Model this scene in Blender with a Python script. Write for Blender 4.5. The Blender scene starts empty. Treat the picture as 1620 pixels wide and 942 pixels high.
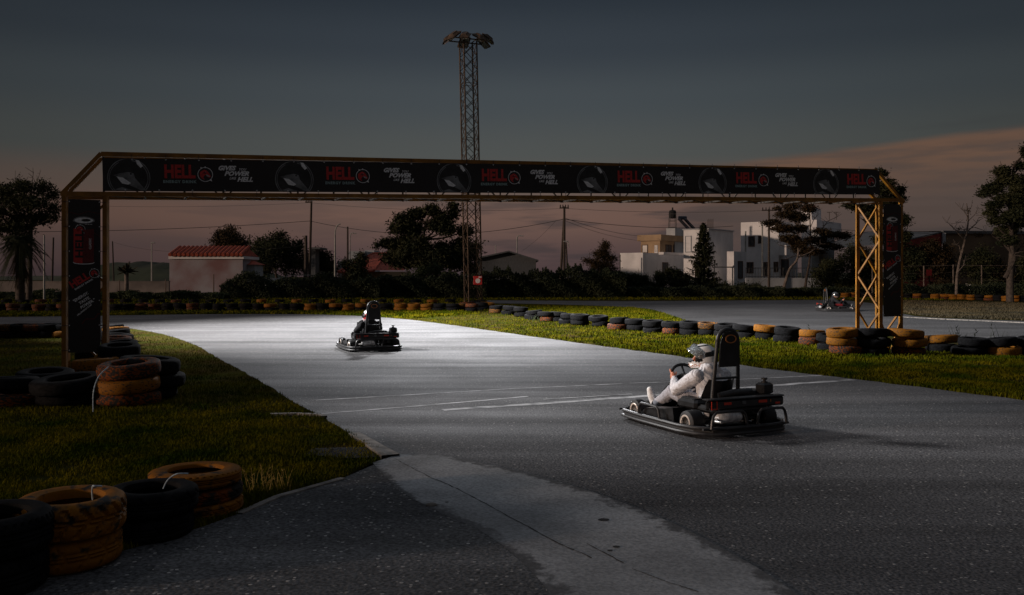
import bpy, bmesh, math, random
import numpy as np
from mathutils import Vector, Matrix, noise
from mathutils.geometry import tessellate_polygon

R = math.radians
random.seed(7)
RNG = np.random.default_rng(11)
SC = bpy.context.scene
COL = SC.collection

# ------------------------------------------------------------------ camera
F, CX, HOR, CH = 1400.0, 810.0, 437.0, 1.75      # focal length in photo pixels, centre column, horizon row, eye height
cam_d = bpy.data.cameras.new('camera')
cam = bpy.data.objects.new('camera', cam_d); COL.objects.link(cam)
cam.location = (0, 0, CH); cam.rotation_euler = (R(90), 0, 0)
cam_d.sensor_width = 36.0; cam_d.lens = 36.0*F/1620.0
cam_d.shift_y = -(471.0-HOR)/1620.0
cam_d.clip_end = 3000.0
SC.camera = cam

# ------------------------------------------------------------------ exposure, sky, sun
SC.view_settings.view_transform = 'Standard'
SC.view_settings.look = 'None'
SC.view_settings.gamma = 1.0
SC.view_settings.use_curve_mapping = False
SC.view_settings.exposure = 0.0

SUN_ELEV, SUN_DIR = R(7), Vector((-0.93, -0.37, 0)).normalized()     # low sun at the left, slightly behind the camera
wd = bpy.data.worlds.new('World'); SC.world = wd; wd.use_nodes = True
nt = wd.node_tree; nt.nodes.clear(); L = nt.links
def N(t, **kw):
    n = nt.nodes.new(t)
    for k, v in kw.items(): setattr(n, k, v)
    return n
def mth(op, a, b=None, c=None, clamp=False):
    n = N('ShaderNodeMath', operation=op, use_clamp=clamp)
    for i, v in enumerate((a, b, c)):
        if v is None: continue
        if isinstance(v, (int, float)): n.inputs[i].default_value = v
        else: L.new(v, n.inputs[i])
    return n.outputs[0]
def sstep(x, a, b):
    n = N('ShaderNodeMapRange', interpolation_type='SMOOTHSTEP')
    L.new(x, n.inputs[0]) if not isinstance(x, (int, float)) else None
    n.inputs[1].default_value = a; n.inputs[2].default_value = b
    return n.outputs[0]
def mixc(f, a, b, bt='MIX'):
    n = N('ShaderNodeMix', data_type='RGBA', blend_type=bt)
    if isinstance(f, (int, float)): n.inputs[0].default_value = f
    else: L.new(f, n.inputs[0])
    for i, v in ((6, a), (7, b)):
        if isinstance(v, tuple): n.inputs[i].default_value = (*v, 1)
        else: L.new(v, n.inputs[i])
    return n.outputs[2]
tc = N('ShaderNodeTexCoord'); sx = N('ShaderNodeSeparateXYZ'); L.new(tc.outputs['Generated'], sx.inputs[0])
X, Y, Z = sx.outputs
hyp = mth('SQRT', mth('ADD', mth('MULTIPLY', X, X), mth('MULTIPLY', Y, Y)))
el = mth('DIVIDE', Z, mth('MAXIMUM', hyp, .01))                   # tangent of the elevation
az = mth('ARCTAN2', X, Y)                                        # 0 straight ahead, + to the right
ramp = N('ShaderNodeValToRGB'); L.new(mth('MULTIPLY', el, 1.25, clamp=True), ramp.inputs[0])
cr = ramp.color_ramp; cr.interpolation = 'EASE'
stops = [(0.0, (.070,.046,.050)), (0.022, (.095,.060,.060)), (0.068, (.160,.093,.077)), (0.10, (.128,.092,.080)),
         (0.138, (.078,.084,.084)), (0.20, (.058,.069,.079)), (0.26, (.036,.045,.058)), (0.33, (.020,.027,.038)), (0.5, (.06,.068,.08)), (0.8, (.24,.26,.30))]
cr.elements[0].position = 0; cr.elements[0].color = (*stops[0][1], 1)
cr.elements[1].position = .8*1.25; cr.elements[1].color = (*stops[-1][1], 1)
for p, c in stops[1:-1]:
    e = cr.elements.new(p*1.25); e.color = (*c, 1)
skyc = ramp.outputs[0]
# the glow over the far end of the track: the sky is darker away from it
glow = mth('ADD', mth('MULTIPLY', mth('POWER', 2.718, mth('MULTIPLY', mth('POWER', mth('DIVIDE', az, .52), 2.0), -1.0)), .62), .40)
skyc = mixc(1.0, skyc, N('ShaderNodeCombineXYZ').outputs[0], 'MULTIPLY') if False else skyc
gm = N('ShaderNodeVectorMath', operation='SCALE'); L.new(skyc, gm.inputs[0]); L.new(glow, gm.inputs[3]); skyc = gm.outputs[0]
# low grey cloud bars
mp = N('ShaderNodeCombineXYZ'); L.new(mth('MULTIPLY', az, 4.0), mp.inputs[0]); L.new(mth('MULTIPLY', el, 32.0), mp.inputs[1])
nz = N('ShaderNodeTexNoise'); L.new(mp.outputs[0], nz.inputs['Vector']); nz.inputs['Scale'].default_value = 1.5; nz.inputs['Detail'].default_value = 4
bars = mth('MULTIPLY', sstep(nz.outputs[0], .47, .60), mth('MULTIPLY', sstep(el, .125, .07), mth('ADD', mth('MULTIPLY', sstep(az, -.2, .15), .7), .3)))
skyc = mixc(mth('MULTIPLY', bars, .8), skyc, (.050,.040,.045))
# orange cloud bank at the upper right
nz2 = N('ShaderNodeTexNoise'); L.new(mp.outputs[0], nz2.inputs['Vector']); nz2.inputs['Scale'].default_value = .9; nz2.inputs['Detail'].default_value = 5
top = mth('ADD', mth('ADD', mth('MULTIPLY', az, .07), .111), mth('MULTIPLY', mth('SUBTRACT', nz2.outputs[0], .5), .022))
bank = mth('MULTIPLY', sstep(mth('SUBTRACT', top, el), -.002, .008), sstep(az, .17, .27))
nz4 = N('ShaderNodeTexNoise'); L.new(mp.outputs[0], nz4.inputs['Vector']); nz4.inputs['Scale'].default_value = 2.6; nz4.inputs['Detail'].default_value = 6
bankc = mixc(sstep(mth('SUBTRACT', top, el), .01, .075), (.155,.080,.052), (.080,.058,.056))
bankc = mixc(mth('MULTIPLY', sstep(nz4.outputs[0], .42, .62), .55), bankc, (.072,.052,.050))
skyc = mixc(mth('MULTIPLY', bank, .85), skyc, bankc)
nz3 = N('ShaderNodeTexNoise'); L.new(mp.outputs[0], nz3.inputs['Vector']); nz3.inputs['Scale'].default_value = 1.1; nz3.inputs['Detail'].default_value = 3
skyc = mixc(mth('MULTIPLY', mth('MULTIPLY', sstep(nz3.outputs[0], .5, .7), sstep(el, .2, .1)), mth('MULTIPLY', sstep(az, .3, .5), .6)), skyc, (.030,.030,.036))
nish = N('ShaderNodeTexSky', sky_type='NISHITA'); nish.sun_disc = False
nish.sun_elevation = SUN_ELEV; nish.sun_rotation = math.atan2(SUN_DIR.x, SUN_DIR.y)
nish.altitude = 0; nish.air_density = 1.2; nish.dust_density = 2.0
bg1 = N('ShaderNodeBackground'); L.new(skyc, bg1.inputs[0]); bg1.inputs[1].default_value = .86
bg2 = N('ShaderNodeBackground'); L.new(nish.outputs[0], bg2.inputs[0]); bg2.inputs[1].default_value = .0035
ad = N('ShaderNodeAddShader'); L.new(bg1.outputs[0], ad.inputs[0]); L.new(bg2.outputs[0], ad.inputs[1])
wo = N('ShaderNodeOutputWorld'); L.new(ad.outputs[0], wo.inputs[0])

sun_d = bpy.data.lights.new('sun', 'SUN'); sun_d.energy = 1.35; sun_d.angle = R(2.5); sun_d.color = (1.0, .73, .56)
sun = bpy.data.objects.new('sun', sun_d); COL.objects.link(sun)
sun.rotation_euler = Vector((SUN_DIR.x*math.cos(SUN_ELEV), SUN_DIR.y*math.cos(SUN_ELEV), math.sin(SUN_ELEV))).to_track_quat('Z', 'Y').to_euler()

# ------------------------------------------------------------------ picture maths (photo pixels <-> metres)
def G(px, py, z=0.0):
    D = F*(CH-z)/(py-HOR); return Vector(((px-CX)/F*D, D, z))
def W(px, py, D): return Vector(((px-CX)/F*D, D, CH+(HOR-py)/F*D))
def lab(o, label=None, cat=None, group=None, kind=None):
    if label and not 4 <= len(label.split()) <= 16: print('LABEL', len(label.split()), label)
    if label: o['label'] = label
    if cat: o['category'] = cat
    if group: o['group'] = group
    if kind: o['kind'] = kind
    return o
def empty(name, loc=(0,0,0), rz=0.0, label=None, cat=None, group=None):
    o = bpy.data.objects.new(name, None); COL.objects.link(o); o.location = loc; o.rotation_euler = (0, 0, rz)
    o.empty_display_size = .1
    return lab(o, label, cat, group)
def copy_tree(o, parent=None):
    c = o.copy(); COL.objects.link(c); c.parent = parent
    for ch in list(o.children): copy_tree(ch, c)
    return c

# ------------------------------------------------------------------ materials
def mat(name, col, rough=.7, metal=0.0, var=.0, vscale=3.0, bump=0.0, bscale=30.0, col2=None, stretch=None, sheen=0, spec=.5, trans=0.0, coord='Object', detail=4, coat=0.0):
    m = bpy.data.materials.new(name); m.use_nodes = True
    t = m.node_tree; b = t.nodes['Principled BSDF']
    b.inputs['Base Color'].default_value = (*col, 1); b.inputs['Roughness'].default_value = rough; b.inputs['Metallic'].default_value = metal
    b.inputs['Specular IOR Level'].default_value = spec
    if coat: b.inputs['Coat Weight'].default_value = coat; b.inputs['Coat Roughness'].default_value = .15
    if var or col2 or bump:
        c = t.nodes.new('ShaderNodeTexCoord'); src = c.outputs[coord]
        if stretch:
            mp = t.nodes.new('ShaderNodeMapping'); mp.inputs['Scale'].default_value = stretch; t.links.new(src, mp.inputs[0]); src = mp.outputs[0]
    if var or col2:
        n = t.nodes.new('ShaderNodeTexNoise'); n.inputs['Scale'].default_value = vscale; n.inputs['Detail'].default_value = detail
        t.links.new(src, n.inputs['Vector'])
        r = t.nodes.new('ShaderNodeValToRGB'); t.links.new(n.outputs[0], r.inputs[0])
        c2 = col2 if col2 else tuple(min(1, x*(1+var)) for x in col)
        c1 = col if col2 else tuple(x*(1-var) for x in col)
        r.color_ramp.elements[0].position = .36; r.color_ramp.elements[0].color = (*c1, 1)
        r.color_ramp.elements[1].position = .64; r.color_ramp.elements[1].color = (*c2, 1)
        t.links.new(r.outputs[0], b.inputs['Base Color'])
    if bump:
        n2 = t.nodes.new('ShaderNodeTexNoise'); n2.inputs['Scale'].default_value = bscale; n2.inputs['Detail'].default_value = 5
        t.links.new(src, n2.inputs['Vector'])
        bm_ = t.nodes.new('ShaderNodeBump'); bm_.inputs['Strength'].default_value = bump; bm_.inputs['Distance'].default_value = .02
        t.links.new(n2.outputs[0], bm_.inputs['Height']); t.links.new(bm_.outputs[0], b.inputs['Normal'])
    return m

def asphalt(name, base, speck, rough, grain, seed):
    """worn asphalt: aggregate grain, pale stones, big faint patches and long driving streaks"""
    m = bpy.data.materials.new(name); m.use_nodes = True; t = m.node_tree; b = t.nodes['Principled BSDF']
    def n_(ty, **k):
        x = t.nodes.new(ty)
        for a, v in k.items(): setattr(x, a, v)
        return x
    c = n_('ShaderNodeTexCoord').outputs['Object']
    mp = n_('ShaderNodeMapping'); mp.inputs['Location'].default_value = (seed, seed*2, 0); t.links.new(c, mp.inputs[0]); c = mp.outputs[0]
    big = n_('ShaderNodeTexNoise'); big.inputs['Scale'].default_value = .35; big.inputs['Detail'].default_value = 6; t.links.new(c, big.inputs['Vector'])
    st = n_('ShaderNodeMapping'); st.inputs['Rotation'].default_value = (0, 0, R(25)); st.inputs['Scale'].default_value = (.12, 1.6, 1); t.links.new(c, st.inputs[0])
    stn = n_('ShaderNodeTexNoise'); stn.inputs['Scale'].default_value = 1.0; stn.inputs['Detail'].default_value = 5; t.links.new(st.outputs[0], stn.inputs['Vector'])
    fine = n_('ShaderNodeTexNoise'); fine.inputs['Scale'].default_value = grain; fine.inputs['Detail'].default_value = 3; t.links.new(c, fine.inputs['Vector'])
    vor = n_('ShaderNodeTexVoronoi'); vor.inputs['Scale'].default_value = grain*.8; t.links.new(c, vor.inputs['Vector'])
    def ml(op, a, bb, cl=False):
        x = n_('ShaderNodeMath', operation=op, use_clamp=cl)
        for i, v in enumerate((a, bb)):
            if isinstance(v, (int, float)): x.inputs[i].default_value = v
            else: t.links.new(v, x.inputs[i])
        return x.outputs[0]
    def mr(x, a, bb, lo=0.0, hi=1.0):
        q = n_('ShaderNodeMapRange'); t.links.new(x, q.inputs[0])
        for i, v in enumerate((a, bb, lo, hi)): q.inputs[i+1].default_value = v
        return q.outputs[0]
    f = ml('MULTIPLY', ml('MULTIPLY', mr(big.outputs[0], .3, .7, .75, 1.28), mr(stn.outputs[0], .3, .7, .62, 1.28)), mr(fine.outputs[0], .35, .65, .40, 1.65))
    sc = n_('ShaderNodeVectorMath', operation='SCALE'); sc.inputs[0].default_value = base; t.links.new(f, sc.inputs[3])
    sp = n_('ShaderNodeSeparateColor'); t.links.new(vor.outputs['Color'], sp.inputs[0])
    msk = ml('MULTIPLY', ml('GREATER_THAN', sp.outputs[0], 1-speck), ml('LESS_THAN', vor.outputs['Distance'], .42))
    mx = n_('ShaderNodeMix', data_type='RGBA'); t.links.new(msk, mx.inputs[0]); t.links.new(sc.outputs[0], mx.inputs[6])
    sv = n_('ShaderNodeVectorMath', operation='SCALE'); sv.inputs[0].default_value = (.5,.48,.46); t.links.new(sp.outputs[1], sv.inputs[3]); t.links.new(sv.outputs[0], mx.inputs[7])
    t.links.new(mx.outputs[2], b.inputs['Base Color'])
    t.links.new(ml('ADD', mr(stn.outputs[0], .3, .7, rough+.08, rough-.06), mr(big.outputs[0], .3, .7, .05, -.05)), b.inputs['Roughness'])
    bp = n_('ShaderNodeBump'); b.inputs['Specular IOR Level'].default_value = .35; bp.inputs['Strength'].default_value = .7; bp.inputs['Distance'].default_value = .008
    t.links.new(ml('ADD', fine.outputs[0], ml('MULTIPLY', vor.outputs['Distance'], -.8)), bp.inputs['Height']); t.links.new(bp.outputs[0], b.inputs['Normal'])
    return m

M = {}
M['asphalt'] = asphalt('asphalt', (.095,.094,.098), .075, .76, 48.0, 0)
M['apron'] = asphalt('coarse_asphalt', (.080,.081,.085), .12, .82, 44.0, 5)
M['grass_ground'] = mat('grass_ground', (.050,.034,.014), 1.0, spec=.0, col2=(.040,.044,.010), vscale=.8, bump=.6, bscale=25, detail=8)
M['concrete'] = mat('concrete', (.22,.225,.23), .88, col2=(.42,.43,.44), vscale=.9, bump=.15, bscale=30, detail=9)
M['kerb'] = mat('kerb_concrete', (.22,.20,.18), .85, var=.4, vscale=6, bump=.4, bscale=40)
M['blade'] = mat('grass_blade', (.030,.052,.003), .9, col2=(.150,.130,.006), vscale=1.1, spec=.0, detail=9)
M['dry'] = mat('dry_weed', (.30,.21,.04), .8, var=.3)
M['leaf_dark'] = mat('foliage_dark', (.018,.026,.012), .8, col2=(.050,.052,.022), vscale=.7, spec=.2)
M['leaf_brown'] = mat('foliage_brown', (.030,.024,.012), .8, col2=(.070,.045,.020), vscale=.6, spec=.2)
M['leaf_green'] = mat('foliage_green', (.030,.042,.020), .8, col2=(.065,.085,.038), vscale=.9, spec=.2)
M['hedge'] = mat('hedge_leaf', (.020,.030,.016), .8, col2=(.048,.058,.030), vscale=.5, spec=.2)
M['bark'] = mat('bark', (.06,.045,.035), .9, var=.4, vscale=5, bump=.6, bscale=12)
M['bark_pale'] = mat('bark_pale', (.16,.13,.11), .9, var=.4, vscale=4, bump=.6, bscale=12)
M['yellow'] = mat('yellow_steel', (.27,.110,.006), .55, var=.3, vscale=4, bump=.05, bscale=60)
M['vinyl'] = mat('black_vinyl', (.012,.012,.013), .42, var=.2, vscale=1.2, bump=.12, bscale=3)
M['red'] = mat('red_print', (.55,.030,.028), .5, var=.15, vscale=30)
M['darkred'] = mat('dark_red_print', (.13,.008,.010), .5, var=.3, vscale=20)
M['grey_print'] = mat('grey_print', (.85,.85,.86), .5, var=.15, vscale=30)
M['teal_print'] = mat('pale_teal_print', (.30,.42,.42), .5)
M['ghost'] = mat('ghost_print', (.18,.185,.19), .5, var=.6, vscale=5)
M['ghost_dark'] = mat('ghost_dark_print', (.020,.020,.021), .5, var=.5, vscale=5)
M['white'] = mat('white_print', (.8,.8,.8), .5)
M['steel'] = mat('galvanised_steel', (.20,.19,.18), .5, .6, var=.3, vscale=6)
M['mast'] = mat('mast_steel', (.085,.055,.035), .7, .2, var=.4, vscale=3)
M['pole'] = mat('wood_pole', (.07,.055,.045), .9, var=.3, vscale=8)
M['pole_metal'] = mat('painted_metal_pole', (.35,.36,.34), .6, var=.2)
M['wire'] = mat('wire', (.02,.02,.02), .6)
M['plaster'] = mat('white_plaster', (.82,.81,.82), .9, var=.08, vscale=.8)
M['plaster_grey'] = mat('grey_plaster', (.42,.45,.48), .9, var=.12, vscale=.8)
M['plaster_beige'] = mat('beige_plaster', (.40,.28,.17), .9, var=.12, vscale=.8)
M['plaster_pink'] = mat('stained_pink_plaster', (.25,.14,.14), .9, col2=(.38,.36,.39), vscale=.35, detail=8)
M['wall_block'] = mat('block_wall', (.20,.17,.155), .95, var=.25, vscale=.7, bump=.3, bscale=6)
M['tile'] = mat('red_roof_tile', (.38,.075,.038), .85, var=.35, vscale=4)
M['frame_brown'] = mat('brown_frame', (.10,.05,.03), .6)
M['pane'] = mat('dark_glass', (.02,.022,.025), .15, spec=.6)
M['barn'] = mat('barn_cladding', (.10,.11,.12), .7, var=.2, stretch=(6,1,1))
M['redclad'] = mat('red_cladding', (.28,.030,.020), .8, var=.25, vscale=.4)
M['brownclad'] = mat('brown_cladding', (.17,.115,.07), .85, var=.25, vscale=.3)
M['dark'] = mat('dark_void', (.015,.015,.016), .9)
M['black_plastic'] = mat('black_plastic', (.014,.014,.015), .32, var=.3, vscale=12, spec=.5)
M['black_matt'] = mat('black_rubber', (.013,.013,.014), .65, bump=.1, bscale=80)
M['black_tube'] = mat('black_painted_tube', (.030,.030,.032), .42, var=.3, vscale=20)
M['chrome'] = mat('worn_aluminium', (.62,.60,.58), .3, .9, var=.25, vscale=20)
M['rim'] = mat('pale_rim', (.80,.70,.62), .4, .3, var=.2, vscale=30)
M['silver'] = mat('silver_muffler', (.85,.85,.87), .45, .25, var=.3, vscale=18)
M['redtape'] = mat('red_marking', (.70,.05,.02), .5)
M['hoodie'] = mat('grey_cotton', (.72,.72,.76), .95, var=.08, vscale=14, bump=.5, bscale=14, spec=.1)
M['trousers'] = mat('grey_jersey', (.40,.40,.44), .95, var=.12, vscale=12, bump=.5, bscale=11, spec=.1)
M['skin'] = mat('skin', (.62,.24,.14), .55, var=.12, vscale=40)
M['shoe'] = mat('white_shoe', (.88,.89,.92), .5, var=.2, vscale=30)
M['balaclava'] = mat('dark_liner', (.02,.018,.018), .9)
M['blackcloth'] = mat('black_cotton', (.016,.016,.018), .9, var=.3, vscale=14, bump=.4, bscale=14, spec=.2)
M['helmet_white'] = mat('white_gloss', (.92,.92,.92), .22, coat=.6)
M['helmet_silver'] = mat('silver_gloss', (.12,.125,.13), .2, .4, coat=.6)
M['helmet_black'] = mat('black_gloss', (.012,.012,.013), .2, coat=.5)
M['helmet_gold'] = mat('orange_decal', (.55,.20,.06), .4)
M['visor'] = mat('smoke_visor', (.16,.20,.23), .12, coat=.5, spec=.7)
M['rope'] = mat('pale_rope', (.45,.55,.62), .8, var=.3, vscale=60)
M['car'] = mat('silver_car_paint', (.45,.47,.50), .3, .3)
M['hill'] = mat('scrub_hillside', (.020,.028,.012), .95, col2=(.050,.060,.025), vscale=.12)
M['paint'] = mat('worn_white_paint', (.13,.13,.133), .75, col2=(.80,.80,.81), vscale=3.0, detail=10)
M['solar'] = mat('solar_panel', (.02,.025,.04), .15)
_v = M['visor'].node_tree.nodes['Principled BSDF']; _v.inputs['Transmission Weight'].default_value = .75; _v.inputs['Base Color'].default_value = (.55,.62,.66,1)
M['lens'] = mat('lamp_lens', (.30,.32,.33), .2)

# ------------------------------------------------------------------ mesh builder
class MB:
    def __init__(s): s.v = []; s.f = []; s.m = []; s.cur = 0
    def add(s, vs, fs, mt=None):
        o = len(s.v); s.v += [tuple(p) for p in vs]; s.f += [tuple(i+o for i in f) for f in fs]
        s.m += [s.cur if mt is None else mt]*len(fs)
    def box(s, c, d, rot=None, mt=None, taper=1.0, bev=0.0):
        x, y, z = d[0]/2, d[1]/2, d[2]/2; c = Vector(c)
        if bev > 0:
            b = min(bev, x*.9, y*.9, z*.9); rings = []
            for zz, ins in ((-z, b), (-z+b, 0), (z-b, 0), (z, b)):
                t_ = taper if zz > 0 else 1.0
                X_, Y_ = (x-ins)*t_, (y-ins)*t_; k = b
                rings.append([Vector(p) for p in ((X_, -Y_+k, zz), (X_, Y_-k, zz), (X_-k, Y_, zz), (-X_+k, Y_, zz), (-X_, Y_-k, zz), (-X_, -Y_+k, zz), (-X_+k, -Y_, zz), (X_-k, -Y_, zz))])
            vs = [p for r in rings for p in r]; fs = [tuple(range(7, -1, -1)), tuple(range(24, 32))]
            for i in range(3):
                for j in range(8): fs.append((i*8+j, i*8+(j+1) % 8, (i+1)*8+(j+1) % 8, (i+1)*8+j))
        else:
            t_ = taper
            vs = [Vector(p) for p in ((-x,-y,-z),(x,-y,-z),(x,y,-z),(-x,y,-z),(-x*t_,-y*t_,z),(x*t_,-y*t_,z),(x*t_,y*t_,z),(-x*t_,y*t_,z))]
            fs = [(3,2,1,0),(4,5,6,7),(0,1,5,4),(1,2,6,5),(2,3,7,6),(3,0,4,7)]
        if rot is not None: vs = [rot @ p for p in vs]
        s.add([p+c for p in vs], fs, mt)
    def tube(s, pts, r, n=8, mt=None, closed=False, caps=True, square=False):
        pts = [Vector(p) for p in pts]; k = len(pts)
        rs = r if isinstance(r, (list, tuple)) else [r]*k
        vs = []; up = None
        for i, p in enumerate(pts):
            if closed: d = (pts[(i+1) % k]-pts[i-1])
            else: d = pts[min(i+1, k-1)]-pts[max(i-1, 0)]
            d.normalize()
            if up is None:
                up = Vector((0,0,1)) if abs(d.z) < .9 else Vector((1,0,0))
            a = up-d*up.dot(d)
            if a.length < 1e-4: a = Vector((1,0,0))-d*d.x
            a.normalize(); up = a; b = d.cross(a)
            for j in range(n):
                t = 2*math.pi*(j+(.5 if square else 0))/n
                vs.append(p+(a*math.cos(t)+b*math.sin(t))*rs[i]*(1.414 if square else 1))
        fs = []
        for i in range(k if closed else k-1):
            i2 = (i+1) % k
            for j in range(n): fs.append((i*n+j, i*n+(j+1) % n, i2*n+(j+1) % n, i2*n+j))
        if not closed and caps: fs += [tuple(range(n-1, -1, -1)), tuple((k-1)*n+j for j in range(n))]
        s.add(vs, fs, mt)
    def bar(s, a, b, w, mt=None): s.tube([a, b], w/2, 4, mt, square=True)
    def lathe(s, prof, n=24, mt=None, M_=None, closed=False):
        vs = []
        for (r, z) in prof:
            for j in range(n):
                t = 2*math.pi*j/n; p = Vector((r*math.cos(t), r*math.sin(t), z)); vs.append(M_ @ p if M_ else p)
        fs = []; k = len(prof)
        for i in range(k if closed else k-1):
            i2 = (i+1) % k
            for j in range(n): fs.append((i*n+j, i*n+(j+1) % n, i2*n+(j+1) % n, i2*n+j))
        s.add(vs, fs, mt)
    def ball(s, c, r, nu=16, nv=10, mt=None, rot=None):
        if not isinstance(r, (tuple, list)): r = (r, r, r)
        vs = []; c = Vector(c)
        for i in range(nv+1):
            ph = math.pi*i/nv
            for j in range(nu):
                th = 2*math.pi*j/nu; p = Vector((r[0]*math.sin(ph)*math.cos(th), r[1]*math.sin(ph)*math.sin(th), r[2]*math.cos(ph)))
                vs.append((rot @ p if rot else p)+c)
        fs = []
        for i in range(nv):
            for j in range(nu): fs.append((i*nu+j, (i+1)*nu+j, (i+1)*nu+(j+1) % nu, i*nu+(j+1) % nu))
        s.add(vs, fs, mt)
    def prism(s, poly, axis_o, ax, ay, an, thick, mt=None):
        """2D polygon in the plane (ax, ay) extruded by thick along an"""
        o = Vector(axis_o); ax, ay, an = Vector(ax), Vector(ay), Vector(an); n = len(poly)
        a = [o+ax*p[0]+ay*p[1] for p in poly]; b = [p+an*thick for p in a]
        tri = tessellate_polygon([[Vector((p[0], p[1], 0)) for p in poly]])
        fs = [tuple(t) for t in tri]+[tuple(i+n for i in reversed(t)) for t in tri]+[(i, (i+1) % n, (i+1) % n+n, i+n) for i in range(n)]
        s.add(a+b, fs, mt)
    def build(s, name, mats, parent=None, smooth=False, ang=None, fixn=True):
        me = bpy.data.meshes.new(name); me.from_pydata(s.v, [], s.f)
        if not isinstance(mats, (list, tuple)): mats = [mats]
        for m in mats: me.materials.append(m)
        if len(mats) > 1: me.polygons.foreach_set('material_index', s.m)
        if fixn:
            bm = bmesh.new(); bm.from_mesh(me); bmesh.ops.recalc_face_normals(bm, faces=bm.faces); bm.to_mesh(me); bm.free()
        if smooth:
            me.polygons.foreach_set('use_smooth', [True]*len(me.polygons))
            me.set_sharp_from_angle(angle=ang if ang else R(40))
        me.update()
        o = bpy.data.objects.new(name, me); COL.objects.link(o); o.parent = parent
        return o

def np_mesh(name, verts, tris, mats, parent=None, midx=None):
    me = bpy.data.meshes.new(name); nv, nf = len(verts), len(tris); k = tris.shape[1]
    me.vertices.add(nv); me.vertices.foreach_set('co', np.asarray(verts, np.float32).ravel())
    me.loops.add(nf*k); me.loops.foreach_set('vertex_index', np.asarray(tris, np.int32).ravel())
    me.polygons.add(nf); me.polygons.foreach_set('loop_start', np.arange(0, nf*k, k, dtype=np.int32)); me.polygons.foreach_set('loop_total', np.full(nf, k, np.int32))
    if not isinstance(mats, (list, tuple)): mats = [mats]
    for m in mats: me.materials.append(m)
    if midx is not None: me.polygons.foreach_set('material_index', np.asarray(midx, np.int32))
    me.update(calc_edges=True); me.validate()
    o = bpy.data.objects.new(name, me); COL.objects.link(o); o.parent = parent
    return o

# ------------------------------------------------------------------ ground, track, kerbs
def densify(poly, step, jit, seed=0):
    out = []; rr = random.Random(seed)
    for i in range(len(poly)):
        a, b = Vector(poly[i]), Vector(poly[(i+1) % len(poly)]); L_ = (b-a).length; n = max(1, min(400, int(L_/step)))
        nrm = Vector((-(b-a).y, (b-a).x)).normalized() if L_ > 0 else Vector((0,0))
        for k in range(n):
            p = a.lerp(b, k/n); w = .6*noise.noise(Vector((p.x*1.3, p.y*1.3, seed)))+.8*noise.noise(Vector((p.x*6, p.y*6, seed+3)))
            out.append(p+nrm*(w*jit+rr.uniform(-.3, .3)*jit))
    return out
def sheet(name, poly, z, m, kind='structure', thick=0.0, parent=None):
    tri = tessellate_polygon([[Vector((p[0], p[1], 0)) for p in poly]])
    mb = MB(); mb.add([(p[0], p[1], z) for p in poly], [tuple(t) for t in tri])
    if thick:
        n = len(poly); mb.add([(p[0], p[1], z) for p in poly]+[(p[0], p[1], z-thick) for p in poly], [(i, (i+1) % n, (i+1) % n+n, i+n) for i in range(n)])
    o = mb.build(name, m, parent)
    if sum((poly[i][0]*poly[(i+1) % len(poly)][1]-poly[(i+1) % len(poly)][0]*poly[i][1]) for i in range(len(poly))) and o.data.polygons[0].normal.z < 0:
        o.data.flip_normals()
    if kind: o['kind'] = kind
    return o
def GP(lst): return [G(x, y).xy for x, y in lst]
def spline(pts, closed=False, n=6):
    out = []; k = len(pts); P = [Vector(p) for p in pts]
    for i in range(k-1):
        p0, p1, p2, p3 = P[max(i-1, 0)], P[i], P[i+1], P[min(i+2, k-1)]
        for j in range(n):
            t = j/n
            out.append(.5*((2*p1)+(-p0+p2)*t+(2*p0-5*p1+4*p2-p3)*t*t+(-p0+3*p1-3*p2+p3)*t**3))
    out.append(P[-1]); return out

sheet('ground', [(-900,-60),(900,-60),(900,1600),(-900,1600)], 0.0, M['grass_ground'])
FAR_EDGE = [(-900,506),(-500,504),(0,502),(180,499.5),(330,497.5),(470,497.5),(560,500),(640,505.5),(720,515.5),(800,527),(880,538),(960,549),(1050,561),(1120,571),(1200,582),(1280,592),(1350,600),(1430,610),(1500,619),(1620,634),(2100,700)]
NEAR_EDGE = [(-900,523),(-400,520),(0,517),(120,517),(190,519),(225,523),(265,531),(310,547),(355,573),(400,597),(440,621),(480,645),(520,666),(560,690),(590,708),(618,723)]
APRON_EDGE = [(600,732),(545,757),(500,768),(440,784),(380,813),(330,832),(250,858),(120,895),(0,925)]
far_w = spline(GP(FAR_EDGE)); near_w = spline(GP(NEAR_EDGE)); apr_w = GP(APRON_EDGE)
TRACK = [tuple(p) for p in far_w]+[(12,5),(12,-8),(-12,-8),(-12,1.5)]+[tuple(p) for p in reversed(apr_w)]+[tuple(p) for p in reversed(near_w)]
TRACK = densify(TRACK, .20, .055, 1)
sheet('track', TRACK, .004, M['asphalt'])
STRIP_L = [(592,733),(640,775),(700,806),(760,832),(810,862),(850,895),(880,925),(905,960),(1000,1100)]
STRIP_R = [(628,721),(700,725),(770,740),(850,760),(940,788),(1040,828),(1140,880),(1240,945),(1420,1100)]
sl = spline(GP(STRIP_L)); sr = spline(GP(STRIP_R))
sheet('apron', densify([tuple(p) for p in apr_w]+[(-12,1.5),(-12,-8),(.6,-8),(.3,3.2)]+[tuple(p) for p in reversed(sl)], .4, .02, 2), .008, M['apron'])
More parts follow.
